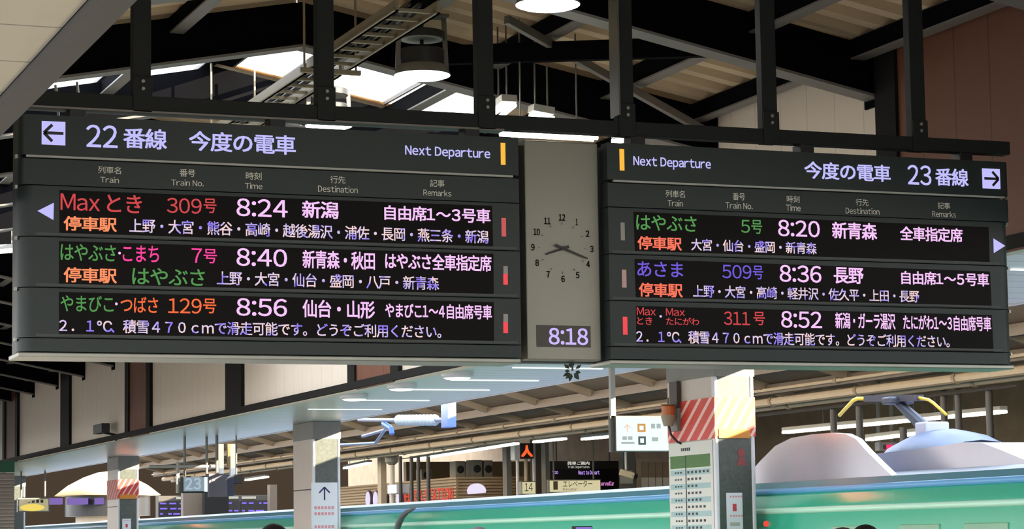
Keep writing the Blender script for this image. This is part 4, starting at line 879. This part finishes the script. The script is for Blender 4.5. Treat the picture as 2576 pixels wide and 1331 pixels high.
# far departure displays
for i, (px, lab) in enumerate(((( 398, 1247, 535, 1306), 'wide dark display with violet rows below the 23 sign'), ((560, 1246, 604, 1296), 'narrow dark display with violet rows between two posts'), ((604, 1246, 683, 1292), 'dark display with two violet rows left of the arrow pillar'))):
    t, a = board('train_display', lab, 'display board', px, 100, M('display_case', (54, 50, 46)), .5)
    rect('display_screen', px[0]+2, px[1]+13, px[2]-2, px[3]-1, 99.95, m_black, t)
    rnd = random.Random(i+5)
    for k in range(3 if i == 0 else 2):
        y = px[1]+18+k*(13 if i == 0 else 19); x = px[0]+5; mb = MB()
        while x < px[2]-14:
            w = rnd.randint(6, 20); e = rectY(x, y, min(x+w, px[2]-4), y+4, 99.9); mb.box(e[0], e[1], 99.9, 99.92, e[2], e[3]); x += w+rnd.randint(4, 14)
        mb.build('led_row', E('far_violet', (150, 124, 255)), t)
    e = rectY(px[0]+45 if i == 0 else px[0]+4, px[1]+3, px[0]+70 if i == 0 else px[0]+40, px[1]+9, 99.94)
    MB().box(e[0], e[1], 99.94, 99.95, e[2], e[3]).build('heading_print', M('lit_sign_text', (230, 226, 214)), t)
    MB().box((a[0]+a[1])/2-.1, (a[0]+a[1])/2+.1, 100.1, 100.3, 0, a[2]+.01).build('stand', m_grey, t)
for i, (px, w, c) in enumerate(((478, .5, M('brown_steel', (84, 72, 60))), (545, 1.0, M('dark_wall_post', (22, 21, 20))), (488, .9, M('brown_steel', (84, 72, 60))), (688, .3, M('brown_steel', (84, 72, 60))))):
    p = at(px, 1250, Y=(98, 96, 97, 96)[i])
    tag(MB().box(p.x-w/2, p.x+w/2, p.y, p.y+.4, 0, 3.9).build('platform_post', c), ('slim pale post before the wide violet display', 'grey post with a white plate between the displays', 'brown post before the wide violet display', 'grey post at the edge of the arrow pillar')[i], 'post', 'posts of the opposite platform')
# round kiosk with pale canopy, monitors round its rim
c0, c1 = at(138, 1240, Y=112), at(402, 1242, Y=112); ap = at(292, 1186, Y=112)
kc = (c0+c1)/2; R_ = (c1.x-c0.x)/2; zc = c0.z-.15
t = thing('round_canopy', 'pale shallow domed canopy of a round kiosk, lit by the sun', 'canopy', (kc.x, 112, 0))
dz = ap.z-zc
MB().lathe((kc.x, 112, zc), [(R_, 0), (R_*.75, dz*.42), (R_*.45, dz*.76), (R_*.2, dz*.95), (.05, dz)], 40).build('shell', M('canopy_cream', (196, 172, 128), .7), t, smooth='full')
MB().lathe((kc.x, 112, zc), [(R_*.80, -.95), (R_*.80, -.02)], 40).build('fascia', m_black, t, smooth=True)
MB().lathe((kc.x, 112, 0), [(R_*.6, 0), (R_*.6, zc-.95)], 32).build('counter', m_conduit, t, smooth=True)
for (x0, x1) in ((128, 158), (176, 222), (242, 262)):
    e = rectY(x0, 1253, x1, 1269, 112-R_*.80-.15)
    MB().box(e[0], e[1], 112-R_*.80-.15, 112-R_*.80+.6, e[2], e[3]).build('monitor', M('violet_screen', (150, 124, 206), emit=.75), t)
a = rectY(45, 1253, 124, 1288, 66)
t = thing('hanging_sign', 'yellow and cream lit sign at the far left, hung beside the louvred kiosk', 'sign', ((a[0]+a[1])/2, 66, a[2]))
MB().box(a[0], a[1], 66, 66.2, a[2], a[3]).build('case', m_grey, t); MB().box(a[0]+.03, a[1]-.03, 65.98, 66, a[2]+.03, a[3]-.03).build('face', M('cream_sign', (206, 200, 156), emit=.7), t)
rect('square_mark', 51, 1256, 63, 1267, 65.96, m_inkd, t)
for k in range(4): rect('print_block', 69+k*11, 1257, 76+k*11, 1265, 65.96, m_inkd, t)
e = rectY(51, 1268, 112, 1286, 65.95); MB().prism([(e[0]+(e[1]-e[0])*(.5+.5*math.cos(a_)), e[2]+(e[3]-e[2])*(.5+.5*math.sin(a_))) for a_ in [6.283*k/20 for k in range(20)]], 'Y', 65.95, 65.97).build('yellow_glow', M('lit_yellow', (250, 224, 110), emit=.95), t)
hangto(t, a, 66.1, ZS-.002)
# louvred kiosk at the far left on our platform
p = at(36, 1190, X=9.5)
struct('wall_stair_core', MB().box(2.5, 9.35, p.y+.2, p.y+6, 0, 3.3), m_grey)
t = thing('louvre_screen', 'grey louvred screen with green head at the lower left', 'screen', (8.6, p.y, 0))
zt = at(20, 1190, Y=p.y).z; xr = at(36, 1250, Y=p.y).x
MB().box(6.5, xr, p.y+.03, p.y+.15, 0, zt).build('frame', M('louvre_dark', (92, 86, 80), .6), t)
for k in range(18):
    z = zt-.04-.085*k; MB().prism([(p.y-.03, z-.03), (p.y+.029, z+.03), (p.y+.029, z+.015), (p.y-.03, z-.045)], 'X', 6.5, xr).build('louvre', M('louvre_grey', (196, 184, 174), .5), t)
MB().box(6.5, xr, p.y-.02, p.y+.12, zt+.02, 3.56).build('green_head', M('green_head', (30, 92, 66), .5), t)
# ------------------------------------------------------------------ people: heads just rise into the frame
def person(px, py, Y, label, hair, coat, rot=0, hat=None):
    top = at(px, py, Y=Y); H = top.z; x0 = top.x; k = H/1.70
    t = thing('person', label, 'person', (x0, Y, 0)); ca, sa = math.cos(rot), math.sin(rot)
    def W(x, y, z): return (x0+(x*ca-y*sa)*k, Y+(x*sa+y*ca)*k, z*k)
    J = {'pel': (0, 0, .92, .15), 'wai': (0, 0, 1.08, .14), 'che': (0, .01, 1.28, .165), 'nec': (0, .02, 1.43, .06), 'hed': (0, -.01, 1.56, .082), 'crn': (0, .015, 1.61, .08)}
    L = [('pel', 'wai'), ('wai', 'che'), ('che', 'nec'), ('nec', 'hed'), ('hed', 'crn')]
    for s, sd in ((-1, 'l'), (1, 'r')):
        J.update({'hip'+sd: (s*.10, 0, .86, .10), 'kne'+sd: (s*.105, -.02, .48, .062), 'ank'+sd: (s*.11, .02, .08, .042), 'toe'+sd: (s*.12, -.14, .035, .036),
                  'sho'+sd: (s*.19, .01, 1.36, .065), 'elb'+sd: (s*.24, .03, 1.08, .046), 'wri'+sd: (s*.23, -.08, .86, .03)})
        L += [('pel', 'hip'+sd), ('hip'+sd, 'kne'+sd), ('kne'+sd, 'ank'+sd), ('ank'+sd, 'toe'+sd), ('che', 'sho'+sd), ('sho'+sd, 'elb'+sd), ('elb'+sd, 'wri'+sd)]
        for q in range(5):
            a1 = 'f%d%s' % (q, sd); b1 = 'g%d%s' % (q, sd); off = (q-2)*.017; ln = (.07, .09, .10, .09, .07)[q]
            if q == 0: J.update({a1: (s*(.23-.03), -.115, .83, .010), b1: (s*(.23-.045), -.14, .80, .008)})
            else: J.update({a1: (s*.23, -.095+off, .78, .010), b1: (s*.225, -.105+off, .78-ln*.8, .008)})
            L += [('wri'+sd, a1), (a1, b1)]
    names = list(J); me = bpy.data.meshes.new('body')
    me.from_pydata([tuple(Vector(W(*J[n][:3]))-Vector((x0, Y, 0))) for n in names], [(names.index(a), names.index(b)) for a, b in L], [])
    o = bpy.data.objects.new('body', me); COL.objects.link(o); o.parent = t
    sk = o.modifiers.new('skin', 'SKIN'); sk.use_smooth_shade = True
    for i, n in enumerate(names): r = J[n][3]*k; me.skin_vertices[0].data[i].radius = (r*(1.25 if n in ('che', 'wai', 'pel') else 1), r)
    me.skin_vertices[0].data[0].use_root = True
    ss = o.modifiers.new('sub', 'SUBSURF'); ss.levels = 1; ss.render_levels = 2
    me.materials.append(coat)
    # face, hair
    cz = 1.575
    def ell(cx, cy, cz, rx, ry, rz, nm, m, zmin=-1, n=20):
        mb = MB(); v = []; f = []; R2 = 12
        for i in range(R2+1):
            ph = -math.pi/2+math.pi*i/R2
            for j in range(n):
                a = 2*math.pi*j/n; v.append(W(cx+rx*math.cos(ph)*math.cos(a), cy+ry*math.cos(ph)*math.sin(a), cz+max(zmin, math.sin(ph))*rz))
        for i in range(R2): f += [(i*n+j, i*n+(j+1) % n, (i+1)*n+(j+1) % n, (i+1)*n+j) for j in range(n)]
        return mb.add(v, f).build(nm, m, t, smooth='full')
    skin_ = M('skin', (206, 160, 130), .5)
    ell(0, -.015, cz, .075, .093, .112, 'face', skin_)
    ell(0, -.112, cz-.01, .013, .02, .022, 'nose', skin_)
    for s in (-1, 1): ell(s*.076, 0, cz-.005, .012, .024, .032, 'ear', skin_); ell(s*.03, -.098, cz+.012, .012, .008, .008, 'eye', m_black)
    ell(0, -.098, cz-.052, .026, .010, .007, 'mouth', M('lip', (160, 92, 84), .5))
    ell(0, .012, cz+.017, .092, .108, .108, 'hair', hair, -.30)
    return t
m_hair = M('black_hair', (22, 19, 18), .55, var=.4, scale=60)
person(690, 1316, 13.2, 'person with black hair whose crown rises left of the arrow pillar', m_hair, M('coat_navy', (38, 42, 56), .8), 2.6)
person(2122, 1326, 9.5, 'person with greyish black hair at the bottom right, left of a pair', M('grey_hair', (70, 68, 68), .6, var=.3, scale=60), M('coat_grey', (80, 80, 84), .8), 2.2)
person(2178, 1319, 10.4, 'person with black hair at the bottom right, right of a pair', m_hair, M('coat_black', (28, 28, 30), .8), 2.4)
person(1205, 1325, 14.6, 'person in a pale lilac knit hat, only its crown in view', M('lilac_knit', (176, 156, 184), .85, var=.3, scale=40), M('coat_plum', (90, 60, 84), .8), 2.5)
p = at(1465, 1327, Y=11)
t = thing('smartphone', 'dark raised smartphone with a bright violet screen at the bottom edge', 'phone', p)
MB().box(p.x-.055, p.x+.055, p.y, p.y+.009, p.z-.06, p.z+.006).build('case', m_black, t, bevel=.003); MB().box(p.x-.035, p.x+.05, p.y-.001, p.y, p.z-.05, p.z+.001).build('screen', M('phone_screen', (150, 130, 220), emit=.9), t)
q = person(1468, 1350, 11.35, 'person holding a phone up, hidden below the frame but for it', m_hair, M('coat_black', (28, 28, 30)), 2.7)
# curved arm in front of the train
pts = [at(x, y, X=11.75) for x, y in ((995, 1345), (1003, 1318), (1012, 1300), (1024, 1288), (1043, 1279))]
t = thing('gooseneck_arm', 'curved dark grey arm rising before the train side', 'arm', (pts[0].x, pts[0].y, 0))
MB().tube([(pts[0].x, pts[0].y, 0), pts[0]]+pts[1:], [.05, .05, .05, .045, .035, .02], 12).build('tube', M('arm_grey', (96, 96, 100), .5), t, smooth=True)
